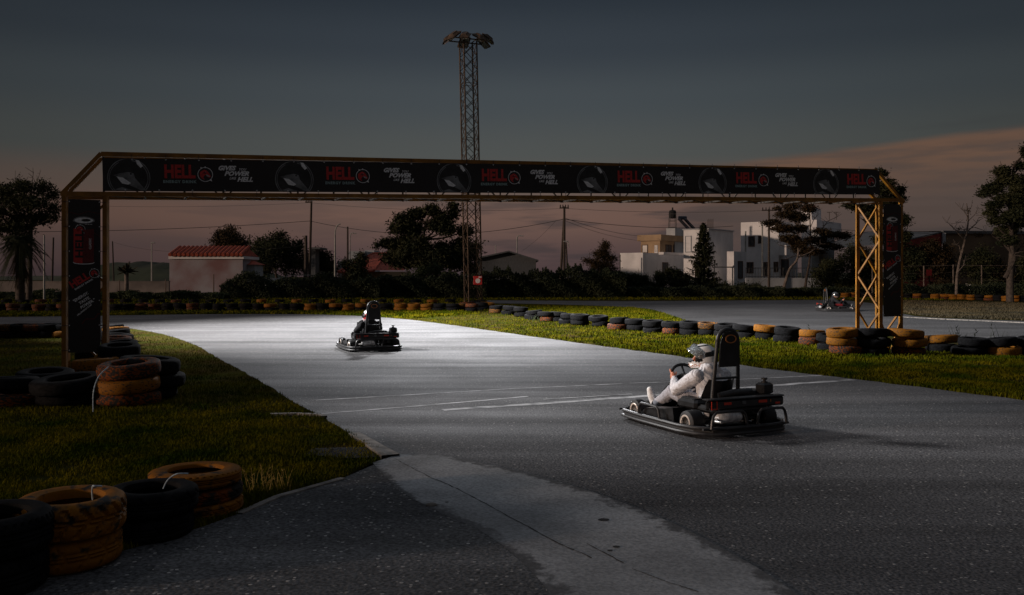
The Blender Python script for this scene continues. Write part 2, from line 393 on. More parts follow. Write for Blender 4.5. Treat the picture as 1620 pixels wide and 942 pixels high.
def worn_strip(L_, R_, m):
    """concrete strip whose border crumbles and blackens into the asphalt"""
    mb = MB(); n, k = 90, 24; ed = []
    def at_(P, t): x = t*(len(P)-1); i_ = min(int(x), len(P)-2); return P[i_].lerp(P[i_+1], x-i_)
    for i_ in range(n+1):
        a_, b_ = at_(L_, i_/n), at_(R_, i_/n); w_ = (b_-a_).length
        for j_ in range(k+1):
            u = -.07+1.14*j_/k; p = a_.lerp(b_, u); mb.v.append((p.x, p.y, .0095)); ed.append(min(u, 1-u)*w_)
    fs = [(i_*(k+1)+j_, i_*(k+1)+j_+1, (i_+1)*(k+1)+j_+1, (i_+1)*(k+1)+j_) for i_ in range(n) for j_ in range(k)]
    mb.f += fs; mb.m += [0]*len(fs); o = mb.build('concrete_path', m, fixn=False); o['kind'] = 'structure'
    at = o.data.attributes.new('edge', 'FLOAT', 'POINT'); at.data.foreach_set('value', ed)
    if o.data.polygons[0].normal.z < 0: o.data.flip_normals()
    t = m.node_tree; bs = t.nodes['Principled BSDF']; src = bs.inputs['Base Color'].links[0].from_socket
    an = t.nodes.new('ShaderNodeAttribute'); an.attribute_name = 'edge'
    tc_ = t.nodes.new('ShaderNodeTexCoord'); nz_ = t.nodes.new('ShaderNodeTexNoise'); nz_.inputs['Scale'].default_value = 5; nz_.inputs['Detail'].default_value = 10; nz_.inputs['Roughness'].default_value = .68; t.links.new(tc_.outputs['Object'], nz_.inputs['Vector'])
    m1 = t.nodes.new('ShaderNodeMath'); m1.operation = 'MULTIPLY_ADD'; t.links.new(nz_.outputs[0], m1.inputs[0]); m1.inputs[1].default_value = .75; t.links.new(an.outputs['Fac'], m1.inputs[2])
    mr_ = t.nodes.new('ShaderNodeMapRange'); mr_.interpolation_type = 'SMOOTHSTEP'; t.links.new(m1.outputs[0], mr_.inputs[0]); mr_.inputs[1].default_value = .30; mr_.inputs[2].default_value = .42
    mx_ = t.nodes.new('ShaderNodeMix'); mx_.data_type = 'RGBA'; t.links.new(mr_.outputs[0], mx_.inputs[0]); mx_.inputs[6].default_value = (.098, .099, .103, 1); t.links.new(src, mx_.inputs[7])
    # cement dirt speckle
    n3 = t.nodes.new('ShaderNodeTexNoise'); n3.inputs['Scale'].default_value = 45; n3.inputs['Detail'].default_value = 4; t.links.new(tc_.outputs['Object'], n3.inputs['Vector'])
    r3 = t.nodes.new('ShaderNodeMapRange'); t.links.new(n3.outputs[0], r3.inputs[0]); r3.inputs[1].default_value = .35; r3.inputs[2].default_value = .65; r3.inputs[3].default_value = .72; r3.inputs[4].default_value = 1.2
    s3 = t.nodes.new('ShaderNodeVectorMath'); s3.operation = 'SCALE'; t.links.new(mx_.outputs[2], s3.inputs[0]); t.links.new(r3.outputs[0], s3.inputs[3]); t.links.new(s3.outputs[0], bs.inputs['Base Color'])
worn_strip(sl, sr, M['concrete'])
# cracks and a hole in the concrete strip
crk = MB()
def crack(pts, w, seed):
    pts = densify(GP(pts), .06, .012, seed)[:-1]; k = int(len(pts)*.5)
    for a, b in zip(pts[:k], pts[1:k]):
        d = (b-a); nn = Vector((-d.y, d.x)).normalized()*w*random.uniform(.3, 1)
        crk.add([(*(a-nn), .0125), (*(b-nn), .0125), (*(b+nn), .0125), (*(a+nn), .0125)], [(0,1,2,3)])
crack([(625,728),(680,757),(722,775),(780,806),(835,836),(880,862),(945,890)], .006, 3)
crack([(928,863),(960,880),(1005,903)], .006, 5)
crack([(1000,903),(1060,925),(1120,945)], .004, 6)
for (px, py, r) in ((955,825,.035), (707,797,.012), (975,868,.02), (965,874,.015)):
    c = G(px, py); crk.add([(c.x+r*1.2*math.cos(t*.5), c.y+r*math.sin(t*.5), .0125) for t in range(12)], [tuple(range(12))])
o = crk.build('path', M['dark'], fixn=False); o['kind'] = 'structure'; o.name = 'path_cracks'
# right far loop of the track, with its grass islands left open
FT = [(770,475.6),(850,476),(950,476.5),(1050,476.5),(1200,475.5),(1330,475.5),(1400,484),(1430,497),(1480,503),(1560,506),(1640,509),(1900,520)]
FTN = [(1900,560),(1640,541),(1560,538),(1480,536),(1400,531),(1300,527),(1200,520),(1120,514),(1085,509),(1062,501),(1045,494),(1030,489.5),(1000,486.5),(930,483.5),(860,481.5),(800,480.5),(770,480)]
sheet('far_track', densify([tuple(p) for p in spline(GP(FT))]+[tuple(p) for p in spline(GP(FTN))], .8, .06, 8), .004, M['asphalt'])
sheet('back_track', densify(GP([(600,480.5),(745,480.5),(745,483),(600,482.5)]), 1, .05, 9), .004, M['asphalt'])
sheet('side_track', densify(GP([(1470,461.5),(1560,458),(1640,457.5),(1900,458),(1900,469),(1640,467.5),(1560,464.5)]), 1.5, .1, 9), .004, M['asphalt'])
# painted lines
def line(pts, w, z=.0065):
    mb = MB(); P = [G(x, y).xy for x, y in pts]; q = []
    for a, b in zip(P[:-1], P[1:]):
        for k in range(int((b-a).length/.08)+1): q.append(a.lerp(b, k/(int((b-a).length/.08)+1)))
    q.append(P[-1]); vs = []
    for i, p in enumerate(q):
        d = q[min(i+1, len(q)-1)]-q[max(i-1, 0)]; nn = Vector((-d.y, d.x)).normalized()*w/2
        j1 = 1+.5*noise.noise(Vector((p.x*4, p.y*4, 1))); j2 = 1+.5*noise.noise(Vector((p.x*4, p.y*4, 9)))
        vs += [(*(p-nn*j1), z), (*(p+nn*j2), z)]
    mb.add(vs, [(2*i, 2*i+2, 2*i+3, 2*i+1) for i in range(len(q)-1)])
    o = mb.build('start_line', M['paint'], fixn=False); o['kind'] = 'structure'; return o
line([(508,655.5),(640,645),(780,633),(835,628)], .07)
line([(700,649.5),(860,639),(1000,629),(1172,614.5),(1349,601.5)], .15)
line([(500,634),(640,626),(800,616.5),(1000,607),(1172,601),(1300,594.5)], .06)
line([(860,633),(1000,624.5)], .05, .009)
# pale kerb stones and edges, and one strip of painted glare
def kerb(pts, w, h, name='kerb'):
    P = densify(GP(pts), .15, .008, 3); P = P[:int(len(P)/2)+1]; mb = MB()
    for a, b in zip(P[:-1], P[1:]):
        d = b-a; nn = Vector((-d.y, d.x)).normalized()*w/2; e = d.normalized()*.0
        z0, z1 = -.05, h
        v = [(*(a-nn), z0), (*(b-nn), z0), (*(b+nn), z0), (*(a+nn), z0), (*(a-nn*.9), z1), (*(b-nn*.9), z1), (*(b+nn*.9), z1), (*(a+nn*.9), z1)]
        mb.add(v, [(4,5,6,7),(0,1,5,4),(2,3,7,6)])
    o = mb.build(name, M['kerb'], fixn=False); o['kind'] = 'structure'; return o
kerb([(378,815),(440,788),(500,771),(541,759)], .07, .018)
kerb([(560,689),(590,706),(622,724)], .14, .03)
kerb([(428,658),(470,657),(505,659),(523,665)], .07, .03)
kerb([(583,709),(608,727)], .06, .04)
o = sheet('drain_slab', GP([(484,722),(495,712),(580,710),(606,726),(548,728)]), .018, mat('dark_slab', (.028,.028,.030), .95, spec=.1, var=.4, vscale=6))
kerb([(1425,502),(1500,506),(1560,508.5),(1660,513)], .35, .03)  # pale strip: sky glare on the far track edge, put into colour
# hills
hb = MB()
def hill(x0, x1, y, D, hgt, seed):
    n, m_ = 40, 10; vs = []
    for j in range(m_):
        v = j/(m_-1)
        for i in range(n):
            u = i/(n-1); X_ = x0+(x1-x0)*u
            h = hgt*math.sin(math.pi*v)*min(1, 6*u, 6*(1-u))*(.75+.5*noise.noise(Vector((u*4, v*2, seed))))+.5*noise.noise(Vector((u*20, v*9, seed)))
            vs.append((X_, D+(v-.5)*y, max(-.5, h)))
    mb = MB(); mb.add(vs, [(j*n+i, j*n+i+1, (j+1)*n+i+1, (j+1)*n+i) for j in range(m_-1) for i in range(n-1)])
    o = mb.build('hillside', M['hill'], smooth=True, ang=R(80)); o['kind'] = 'structure'
hill(-88, -40, 50, 175, 5.0, 2); hill(-260, -100, 120, 420, 2.5, 5); hill(-60, 320, 140, 520, 5, 7)

# ------------------------------------------------------------------ gantry over the track
P0 = Vector((-7.607, 15.0, 0)); P1 = Vector((9.05, 20.6, 0)); GD = (P1-P0).normalized(); BV = Vector((-.28, .64, 0))
def line_at(px):
    u = (px-CX)/F; d = P1-P0          # P0.x + t d.x = u (P0.y + t d.y)
    t = (u*P0.y-P0.x)/(d.x-u*d.y); return P0+d*t
def gp(px, py):
    p = line_at(px); return Vector((p.x, p.y, CH+(HOR-py)/F*p.y))
gantry = empty('gantry', ((P0+P1)/2)+BV*.5, 0, 'long yellow steel gantry spanning the kart track on two lattice towers', 'gantry')
def gpart(name, mb, m=None):
    o = mb.build(name, m or M['yellow'], gantry); o.location = -gantry.location; return o
def bars(name, lst, w):
    for a, b in lst:
        mb = MB(); mb.bar(a, b, w); gpart(name, mb)
PW = .075
tzl, tzr = gp(102, 309).z, gp(1393, 319).z
for px, py in ((102.5, 309), (167, 309), (1393, 319), (1425, 320)):
    a = line_at(px); zt = gp(px, py).z
    for k in (0, 1):
        q = a+BV*k; mb = MB(); mb.tube([(q.x, q.y, -.05), (q.x, q.y, zt)], PW/2, 4, square=True)
        mb.box((q.x, q.y, .012), (.2, .2, .024)); gpart('post', mb)
up = Vector((0, 0, 1))
for (a, b) in (((96, 306.8), (1429, 317)), ((160, 244), (1386, 270.5))):
    for k in (0, 1):
        bars('chord', [(gp(*a)+BV*k, gp(*b)+BV*k)], .075)
for (a, b) in (((97, 308), (160, 243)), ((1386, 270), (1429, 321))):
    for k in (0, 1): bars('end_brace', [(gp(*a)+BV*k, gp(*b)+BV*k)], .065)
# cross ties between the front and back chords and lattice webs of the beam
webs = MB(); tb = MB(); n = 24
for i in range(n+1):
    t = i/n; a, b = gp(163, 309.5).lerp(gp(1386, 319.7), t), gp(163, 244).lerp(gp(1386, 270.5), t)
    tb.bar(a, a+BV, .03); tb.bar(b, b+BV, .03)
    webs.bar(a+BV, b+BV, .03)
    if i < n:
        t2 = (i+1)/n; a2, b2 = gp(163, 309.5).lerp(gp(1386, 319.7), t2), gp(163, 244).lerp(gp(1386, 270.5), t2)
        webs.bar((a if i % 2 else b)+BV, (b2 if i % 2 else a2)+BV, .025); tb.bar(a, a2+BV, .022)
gpart('lattice', webs, M['bark']); gpart('lattice', tb, M['bark'])
# tower side lattices
def side_lattice(base_a, base_b, z0, z1, k):
    mb = MB(); h = (z1-z0)/k
    for i in range(k):
        za, zb = z0+i*h, z0+(i+1)*h
        a, b = (base_a, base_b) if i % 2 else (base_b, base_a)
        mb.bar(a+up*za, b+up*zb, .038)
    gpart('lattice', mb)
for pxa, pxb, zt in ((102.5, 167, tzl), (1393, 1425, tzr)):
    a, b = line_at(pxa), line_at(pxb)
    side_lattice(a, a+BV, .12, zt-.05, 4); side_lattice(b, b+BV, .12, zt-.05, 4)
    side_lattice(a+BV, b+BV, .12, zt-.05, 4)
a, b = line_at(1393), line_at(1425)
bars('foot_brace', [(a+up*.02+GD*.31, b+up*.72), (b+up*.02-GD*.31, a+up*.72)], .045)
a, b = line_at(102.5), line_at(167)
bars('foot_brace', [(a+GD*.28+up*.05-BV*.4, b+up*.55)], .06)

# ---------------------------------------------------------------- lettering and emblems
def text(body, size, m, parent, x, y, name='lettering', shear=0.0, rot=0.0, bold=0.0, align='CENTER', sx=1.0, spacing=1.0, z=.0035, line=1.0):
    cu = bpy.data.curves.new(name, 'FONT'); cu.body = body; cu.size = size; cu.shear = shear; cu.offset = bold; cu.extrude = .0008
    cu.align_x = align; cu.align_y = 'CENTER'; cu.space_character = spacing; cu.resolution_u = 2; cu.space_line = line
    t = bpy.data.objects.new(name, cu); COL.objects.link(t)
    dg = bpy.context.evaluated_depsgraph_get(); me = bpy.data.meshes.new_from_object(t.evaluated_get(dg))
    bpy.data.objects.remove(t); bpy.data.curves.remove(cu)
    me.name = name; me.materials.clear(); me.materials.append(m)
    me.transform(Matrix.Translation((x, y, z)) @ Matrix.Rotation(rot, 4, 'Z') @ Matrix.Diagonal((sx, 1, 1, 1)))
    o = bpy.data.objects.new(name, me); COL.objects.link(o); o.parent = parent; return o
def disc(mb, c, r, z, mt=0, n=28, sx=1.0, rin=0.0, a0=0, a1=2*math.pi):
    vs, fs = [], []
    full = abs(a1-a0-2*math.pi) < 1e-6
    for i in range(n+1):
        t = a0+(a1-a0)*i/n
        vs += [(c[0]+r*sx*math.cos(t), c[1]+r*math.sin(t), z), (c[0]+rin*sx*math.cos(t), c[1]+rin*math.sin(t), z)]
    for i in range(n): fs.append((2*i, 2*i+2, 2*i+3, 2*i+1))
    mb.add(vs, fs, mt)
def poly2(mb, pts, c, s, z, mt, rot=0.0):
    cc, ss = math.cos(rot), math.sin(rot)
    P = [((x*cc-y*ss)*s+c[0], (x*ss+y*cc)*s+c[1], z) for x, y in pts]
    tri = tessellate_polygon([[Vector(p) for p in P]]); mb.add(P, [tuple(t) for t in tri], mt)
HEAD = [(-.75,.35),(-.45,.55),(-.1,.72),(.2,.62),(.45,.35),(.62,.05),(.80,-.30),(.55,-.50),(.20,-.30),(.30,-.05),(-.05,-.10),(-.30,-.45),(-.10,-.80),(-.50,-.62),(-.78,-.25)]
EARS = [(-.62,.72),(-.60,1.12),(-.40,.90)], [(-.12,.95),(.02,1.22),(.14,.94)], [(.55,-.82),(.92,-1.02),(.80,-.58)]
def emblem(parent, x, y, r, name='emblem', rot=0.0):
    mb = MB(); disc(mb, (x, y), r, .003, 0); disc(mb, (x, y), r*1.05, .0036, 1, rin=r*.97)
    for e in EARS: poly2(mb, e, (x, y), r, .0042, 1, rot)
    poly2(mb, HEAD, (x, y), r*.95, .0042, 2, rot)
    poly2(mb, [(-.5,.2),(-.1,.45),(.2,.3),(.05,.05)], (x, y), r*.9, .0048, 3, rot)
    poly2(mb, [(.12,.02),(.62,-.22),(.66,-.38),(.18,-.22)], (x, y), r*.95, .0052, 4, rot)
    poly2(mb, [(-.02,.42),(.14,.40),(.08,.30)], (x, y), r*.95, .0054, 4, rot)
    return mb.build(name, [M['vinyl'], M['grey_print'], M['red'], M['darkred'], M['teal_print']], parent, fixn=False)
def ghost(parent, x, y, r, h):
    mb = MB(); zc = .003
    disc(mb, (x, y), r*1.08, zc, 1, rin=r*1.03); disc(mb, (x, y), r, zc, 2, rin=0)
    disc(mb, (x, y), r*.98, zc+.0006, 1, rin=r*.93, a0=R(-60), a1=R(80)); disc(mb, (x, y), r*.98, zc+.0006, 1, rin=r*.95, a0=R(120), a1=R(260))
    poly2(mb, [(-.80,.15),(-.45,.25),(-.05,.32),(.25,.25),(.30,0),(.85,-.80),(.62,-.92),(.05,-.40),(-.30,-.12)], (x, y), r, zc+.0010, 1)
    poly2(mb, [(-.62,.08),(-.30,.02),(.1,-.28),(-.05,-.36),(-.35,-.30)], (x, y), r, zc+.0016, 3)
    poly2(mb, [(-.70,-.62),(-.35,-.50),(.05,-.62),(.30,-.86),(-.45,-.92)], (x, y), r, zc+.0010, 1)
    poly2(mb, [(.22,.30),(.55,.32),(.80,.15),(.55,.05),(.30,.12)], (x, y), r, zc+.0010, 2)
    poly2(mb, [(.35,.98),(.52,.96),(.72,.66),(.60,.55),(.42,.75)], (x, y), r, zc+.0012, 3)
    disc(mb, (x+.1*r, y+.22*r), r*.05, zc+.0018, 0)
    # keep it inside the cloth
    mb.v = [(a, max(.012, min(h-.012, b)), c) for a, b, c in mb.v]
    return mb.build('ghost_emblem', [M['vinyl'], M['ghost'], M['ghost_dark'], M['grey_print']], parent, fixn=False)

def frame_matrix(o, xd, upd):
    x = xd.normalized(); z = x.cross(upd).normalized(); y = z.cross(x)
    return Matrix.Translation(o) @ Matrix(((x.x, y.x, z.x), (x.y, y.y, z.y), (x.z, y.z, z.z))).to_4x4()
def cloth(name, w, h, nx, ny, amp, seed, parent=None):
    mb = MB(); vs = []
    for s_ in (0, 1):
        for j in range(ny+1):
            for i in range(nx+1):
                x, y = w*i/nx, h*j/ny; e = min(1, 4*y/h, 4*(h-y)/h)
                vs.append((x, y, (-.003 if s_ else 0)-amp*e*abs(noise.noise(Vector((x*1.7, y*2, seed))))))
    q = (nx+1)*(ny+1); fs = []
    for j in range(ny):
        for i in range(nx):
            a = j*(nx+1)+i; fs += [(a, a+1, a+nx+2, a+nx+1), (a+q, a+nx+1+q, a+nx+2+q, a+1+q)]
    mb.add(vs, fs); return mb.build(name, M['vinyl'], parent, smooth=True)

fn = Vector((GD.y, -GD.x, 0))          # towards the camera
A = gp(163.5, 303)+fn*.045; B = gp(1390, 308.5)+fn*.045; AT = gp(163.5, 250.5)+fn*.045
BW, BH = (B-A).length, (AT-A).length
banner = cloth('banner', BW, BH, 160, 6, .014, 3)
banner.matrix_world = frame_matrix(A, B-A, Vector((0, 0, 1)))
lab(banner, 'long black banner with repeated red lettering and grey slogans along the gantry beam', 'banner')
def bs(px):       # distance along the banner of a picture column
    a = line_at(px); return (a-line_at(163.5)).length*(BW/(line_at(1390)-line_at(163.5)).length)
proto = {}
def rep(key, make, x):
    if key not in proto: proto[key] = make(); proto[key].location.x = x; return
    c = proto[key].copy(); COL.objects.link(c); c.location.x = x
cy = BH*.53
for px in (205, 466, 718, 936, 1126, 1305): rep('g', lambda: ghost(banner, 0, BH*.40, BH*.56, BH), bs(px))
for px in (285, 538, 781, 993.5, 1179, 1353):
    rep('h', lambda: text('HELL', BH*.55, M['red'], banner, 0, cy+.035, 'red_lettering', bold=.013, sx=.74), bs(px))
    rep('e', lambda: text('ENERGY DRINK', BH*.115, M['teal_print'], banner, 0, cy-BH*.235, 'small_lettering', bold=.003, sx=1.02, spacing=1.2), bs(px))
for px in (325.5, 574, 813, 1022.5, 1206.5, 1376.5): rep('m', lambda: emblem(banner, 0, cy, BH*.215), bs(px))
for px in (371, 629, 858, 1062, 1241):
    def slogan():
        return text('GIVES', BH*.19, M['grey_print'], banner, -.13, cy+BH*.20, 'slogan', shear=.35, bold=.0055, sx=1.05)
    rep('s1', slogan, bs(px))
    rep('s2', lambda: text('YOU', BH*.10, M['grey_print'], banner, .14, cy+BH*.165, 'slogan', shear=.35, bold=.0012), bs(px))
    rep('s3', lambda: text('POWER', BH*.19, M['grey_print'], banner, .04, cy+BH*.03, 'slogan', shear=.35, bold=.0055, sx=1.1), bs(px))
    rep('s4', lambda: text('LIKE', BH*.10, M['grey_print'], banner, -.03, cy-BH*.115, 'slogan', shear=.35, bold=.0012), bs(px))
    rep('s5', lambda: text('HELL', BH*.19, M['grey_print'], banner, .18, cy-BH*.15, 'slogan', shear=.35, bold=.0055, sx=1.1), bs(px))
for i in range(30):
    for k, y in enumerate((.018, BH-.018)):
        def eyelet():
            mb = MB(); mb.ball((0, 0, .003), (.014, .014, .006), 8, 5); return mb.build('eyelet', M['white'], banner)
        key = 'ey'
        if key not in proto: proto[key] = eyelet(); o = proto[key]
        else: o = proto[key].copy(); COL.objects.link(o)
        o.location = (.35+i*(BW-.5)/29+.12*k, y, 0)
tie = MB()
for i in range(30):
    x = .35+i*(BW-.5)/29
    tie.bar((x, -.06, .006), (x, .02, .006), .008); tie.bar((x+.12, BH-.02, .006), (x+.12, BH+.07, .006), .008)
tie.build('ties', M['wire'], banner)

# column banners
CWd, CHt = .50, 2.60
col_b = cloth('banner', CWd, CHt, 8, 30, .006, 8)
lab(col_b, 'tall black column banner with red drink can print on the left gantry tower', 'banner', 'column banners on the gantry towers')
k = CWd/52.0
def cb(px, py): return (px-108)*k, CHt-(py-315)*k*.986*CHt/2.4*.925
can = MB(); cxm, cyt = cb(133, 352); _, cyb = cb(133, 428); cr_ = .165; ch_ = cyt-cyb
vs = []; n = 20
def strip(y0, y1, x0, x1, mt, z=.004, bow=.03):
    v = []; 
    for i in range(n+1):
        x = x0+(x1-x0)*i/n; d = -bow*math.sqrt(max(0, 1-(x/cr_)**2))
        v += [(cxm+x, y0+d, z), (cxm+x, y1+d, z)]
    can.add(v, [(2*i, 2*i+2, 2*i+3, 2*i+1) for i in range(n)], mt)
strip(cyb, cyt, -cr_, cr_, 0, .0035); strip(cyb+.015, cyt-.13, -cr_*.95, -.02, 2, .0042); strip(cyb+.015, cyt-.13, -.02, cr_*.95, 1, .0042)
strip(cyb, cyb+.012, -cr_, cr_, 3, .0046); strip(cyt-.015, cyt, -cr_, cr_, 3, .0046)
for i in range(3): can.add([(cxm+.02+i*.04, cyt-.075, .005), (cxm+.05+i*.04, cyt-.072, .005), (cxm+.05+i*.04, cyt-.065, .005), (cxm+.02+i*.04, cyt-.068, .005)], [(0,1,2,3)], 3)
def oval(c, rx, ry, z, mt):
    v = [(c[0]+rx*math.cos(t*.26), c[1]+ry*math.sin(t*.26), z) for t in range(24)]; can.add(v, [tuple(range(24))], mt)
oval((cxm, cyt), cr_, .062, .0052, 4); oval((cxm, cyt-.003), cr_*.88, .048, .0058, 3); oval((cxm+.035, cyt), .07, .024, .0064, 0)
can.build('can_print', [M['vinyl'], M['darkred'], M['red'], M['grey_print'], M['ghost']], col_b, fixn=False)
text('HELL', .17, M['vinyl'], col_b, cxm-.062, (cyt+cyb)/2-.05, 'can_lettering', rot=R(90), bold=.006, z=.0055, sx=1.25)
text('CLASSIC', .05, M['grey_print'], col_b, cxm+.10, (cyt+cyb)/2-.04, 'can_lettering', rot=R(90), bold=.001, z=.0055)
emblem(col_b, cxm-.055, cyt-.155, .075)
x, y = cb(126, 460); text('HELL', .165, M['red'], col_b, x, y, 'red_lettering', rot=R(33), bold=.007, sx=.9)
x, y = cb(131, 466); text('ENERGY DRINK', .042, M['grey_print'], col_b, x+.02, y-.01, 'small_lettering', rot=R(33), bold=.0012, spacing=1.15)
x, y = cb(150, 447); emblem(col_b, x, y, .075)
for i, (s_, px, py) in enumerate((('"ENERGY.', 128, 490), ('TASTE.', 134, 496), ('POWER."', 139, 502))):
    x, y = cb(px, py); text(s_, .065, M['grey_print'], col_b, x, y, 'slogan', rot=R(33), shear=.2, bold=.0015)
x, y = cb(134, 513); text('HELLENERGY.COM', .034, M['white'], col_b, x, y, 'slogan', rot=R(40), bold=.001)
zz = MB()
def zig(pts, w=.006):
    P = [cb(*p) for p in pts]
    for a, b in zip(P[:-1], P[1:]):
        d = Vector((b[0]-a[0], b[1]-a[1])); nn = Vector((-d.y, d.x)).normalized()*w
        zz.add([(a[0]-nn.x, a[1]-nn.y, .004), (b[0]-nn.x, b[1]-nn.y, .004), (b[0]+nn.x, b[1]+nn.y, .004), (a[0]+nn.x, a[1]+nn.y, .004)], [(0,1,2,3)])
zig([(130,538),(136,529),(150,529),(156,520),(159.5,520)]); zig([(109,338),(125,342),(140,336),(159,340)], .003); zig([(148,372),(152,376),(159,381)], .003); zig([(109,383),(115,381)], .003)
zz.build('red_line', M['darkred'], col_b, fixn=False)
eb = MB()
for i in range(7):
    for x in (.018, CWd-.018): eb.ball((x, .04+i*(CHt-.08)/6, .003), (.010, .010, .005), 8, 5)
eb.build('eyelets', M['white'], col_b)
tie = MB()
for i in range(7):
    for s_ in (-1, 1):
        x = .01 if s_ < 0 else CWd-.01; tie.bar((x, .04+i*(CHt-.08)/6, .005), (x+s_*.10, .04+i*(CHt-.08)/6, .005), .008)
tie.build('ties', M['wire'], col_b)
cb2 = copy_tree(col_b); lab(cb2, 'tall black column banner with red drink can print on the right gantry tower')
a = line_at(108.5)+fn*.045; col_b.matrix_world = frame_matrix(Vector((a.x, a.y, gp(108, 558).z)), GD, up)
a = line_at(1395.5)+fn*.045; cb2.matrix_world = frame_matrix(Vector((a.x, a.y, gp(1396, 323).z-CHt)), GD, up)

# ------------------------------------------------------------------ floodlight mast
MD = 51.0; mx = (749-CX)/F*MD; mtop = CH+(HOR-66)/F*MD
mast = empty('light_mast', (mx, MD, 0), R(21.7), 'tall square lattice steel light mast leaning slightly left behind the gantry', 'light mast')
lean = Matrix.Rotation(-R(21.7), 3, 'Z') @ Vector((-.31, 0, mtop)); hs = .39
def mp_(x, y, z): return Vector((x, y, z))+Vector((lean.x, lean.y, 0))*(z/mtop)
for sx_, sy_ in ((-1,-1),(1,-1),(1,1),(-1,1)):
    mb = MB(); mb.tube([mp_(sx_*hs, sy_*hs, 0), mp_(sx_*hs, sy_*hs, mtop)], .045, 6); mb.build('leg', M['mast'], mast)
cs = [(-1,-1),(1,-1),(1,1),(-1,1)]
for i in range(4):
    a, b = cs[i], cs[(i+1) % 4]; mb = MB(); n = 19
    for j in range(n):
        z0, z1 = .2+j*(mtop-.3)/n, .2+(j+1)*(mtop-.3)/n
        mb.tube([mp_(a[0]*hs, a[1]*hs, z0), mp_(b[0]*hs, b[1]*hs, z1)], .020, 5); mb.tube([mp_(b[0]*hs, b[1]*hs, z0), mp_(a[0]*hs, a[1]*hs, z1)], .020, 5)
        if j % 4 == 0: mb.tube([mp_(a[0]*hs, a[1]*hs, z0), mp_(b[0]*hs, b[1]*hs, z0)], .020, 5)
    mb.build('lattice', M['mast'], mast)
mb = MB(); tp = mp_(0, 0, mtop)
for yy in (-.45, .45): mb.tube([tp+Vector((-1.0, yy, .04)), tp+Vector((1.0, yy, .04))], .04, 6)
for xx in (-.9, -.39, .39, .9): mb.tube([tp+Vector((xx, -.5, .08)), tp+Vector((xx, .5, .08))], .03, 6)
mb.build('head_frame', M['mast'], mast)
for (x, y, az_, tl) in ((-1.05,-.55,200,38),(-1.1,.35,170,38),(-.45,-.75,240,30),(.45,-.75,-60,30),(1.05,-.55,-20,38),(1.1,.35,10,38),(0,.75,90,35)):
    mb = MB(); rot = Matrix.Rotation(R(az_), 3, 'Z') @ Matrix.Rotation(R(tl), 3, 'Y'); c = tp+Vector((x, y, .16))
    mb.box(c, (.86, .66, .24), rot, bev=.07, taper=.62)
    mb.tube([tp+Vector((x*.85, y*.85, .06)), c], .025, 6)
    fl = mb.build('floodlight', M['mast'], mast)
    l2 = MB(); l2.box(c+rot @ Vector((0, 0, -.125)), (.74, .54, .012), rot); l2.build('lens', M['lens'], fl)
# added spot makes the pool on the track; the mast's own lamps are unlit
sp = bpy.data.lights.new('mast_pool_spot', 'SPOT'); sp.energy = 44000; sp.spot_size = R(50); sp.spot_blend = 1.0; sp.shadow_soft_size = 1.2; sp.color = (.97, .97, 1.0)
so = bpy.data.objects.new('mast_pool_spot', sp); COL.objects.link(so); so.location = (mx-.3, MD-1.6, mtop-.4)
so.rotation_euler = (Vector((-1.6, 32.0, 0))-so.location).to_track_quat('-Z', 'Y').to_euler()
added_mast = copy_tree(mast); added_mast.location = (-26.0, 24.0, 0); added_mast.rotation_euler = (0, 0, R(-30)); lab(added_mast, 'added second lattice light mast, unseen, left of the track beyond the frame')  # added mast out of view, carries the two fill spots
sp2 = bpy.data.lights.new('side_fill_spot', 'SPOT'); sp2.energy = 140000; sp2.spot_size = R(59); sp2.spot_blend = 1.0; sp2.shadow_soft_size = 1.2; sp2.color = (1.0, .97, .95)  # added fill spot that brightens the track pool from the left
so2 = bpy.data.objects.new('side_fill_spot', sp2); COL.objects.link(so2); so2.location = (-24.0, 23.5, mtop-.4)
so2.rotation_euler = (Vector((.6, 30.5, 0))-so2.location).to_track_quat('-Z', 'Y').to_euler()
sp3 = sp2.copy(); sp3.energy = 40000; sp3.spot_size = R(15); sp3.spot_blend = 1.0; sp3.shadow_soft_size = 2.2  # added narrow spot to brighten the near kart and its driver
so3 = bpy.data.objects.new('kart_fill_spot', sp3); COL.objects.link(so3); so3.location = (-24.0, 22.5, mtop-.4)
so3.rotation_euler = (Vector((2.1, 11.3, .5))-so3.location).to_track_quat('-Z', 'Y').to_euler()
# red box on the mast
bx = MB(); c = W(756, 444, MD-.75)
bx.box(c, (.50, .16, .50), bev=.02, mt=0); bxo = bx.build('notice_box', [M['red']])
lab(bxo, 'red square box with a round pale emblem fixed on the light mast', 'box')
e = MB(); e.lathe([(0.001,0),(.14,0),(.14,.01),(0.001,.01)], 24, M_=Matrix.Translation(c+Vector((0,-.082,-.02))) @ Matrix.Rotation(R(90), 4, 'X')); e.build('disc', M['grey_print'], bxo)
e = MB(); e.box(c+Vector((.12,-.084,.19)), (.16,.01,.06)); e.build('sticker', M['white'], bxo)

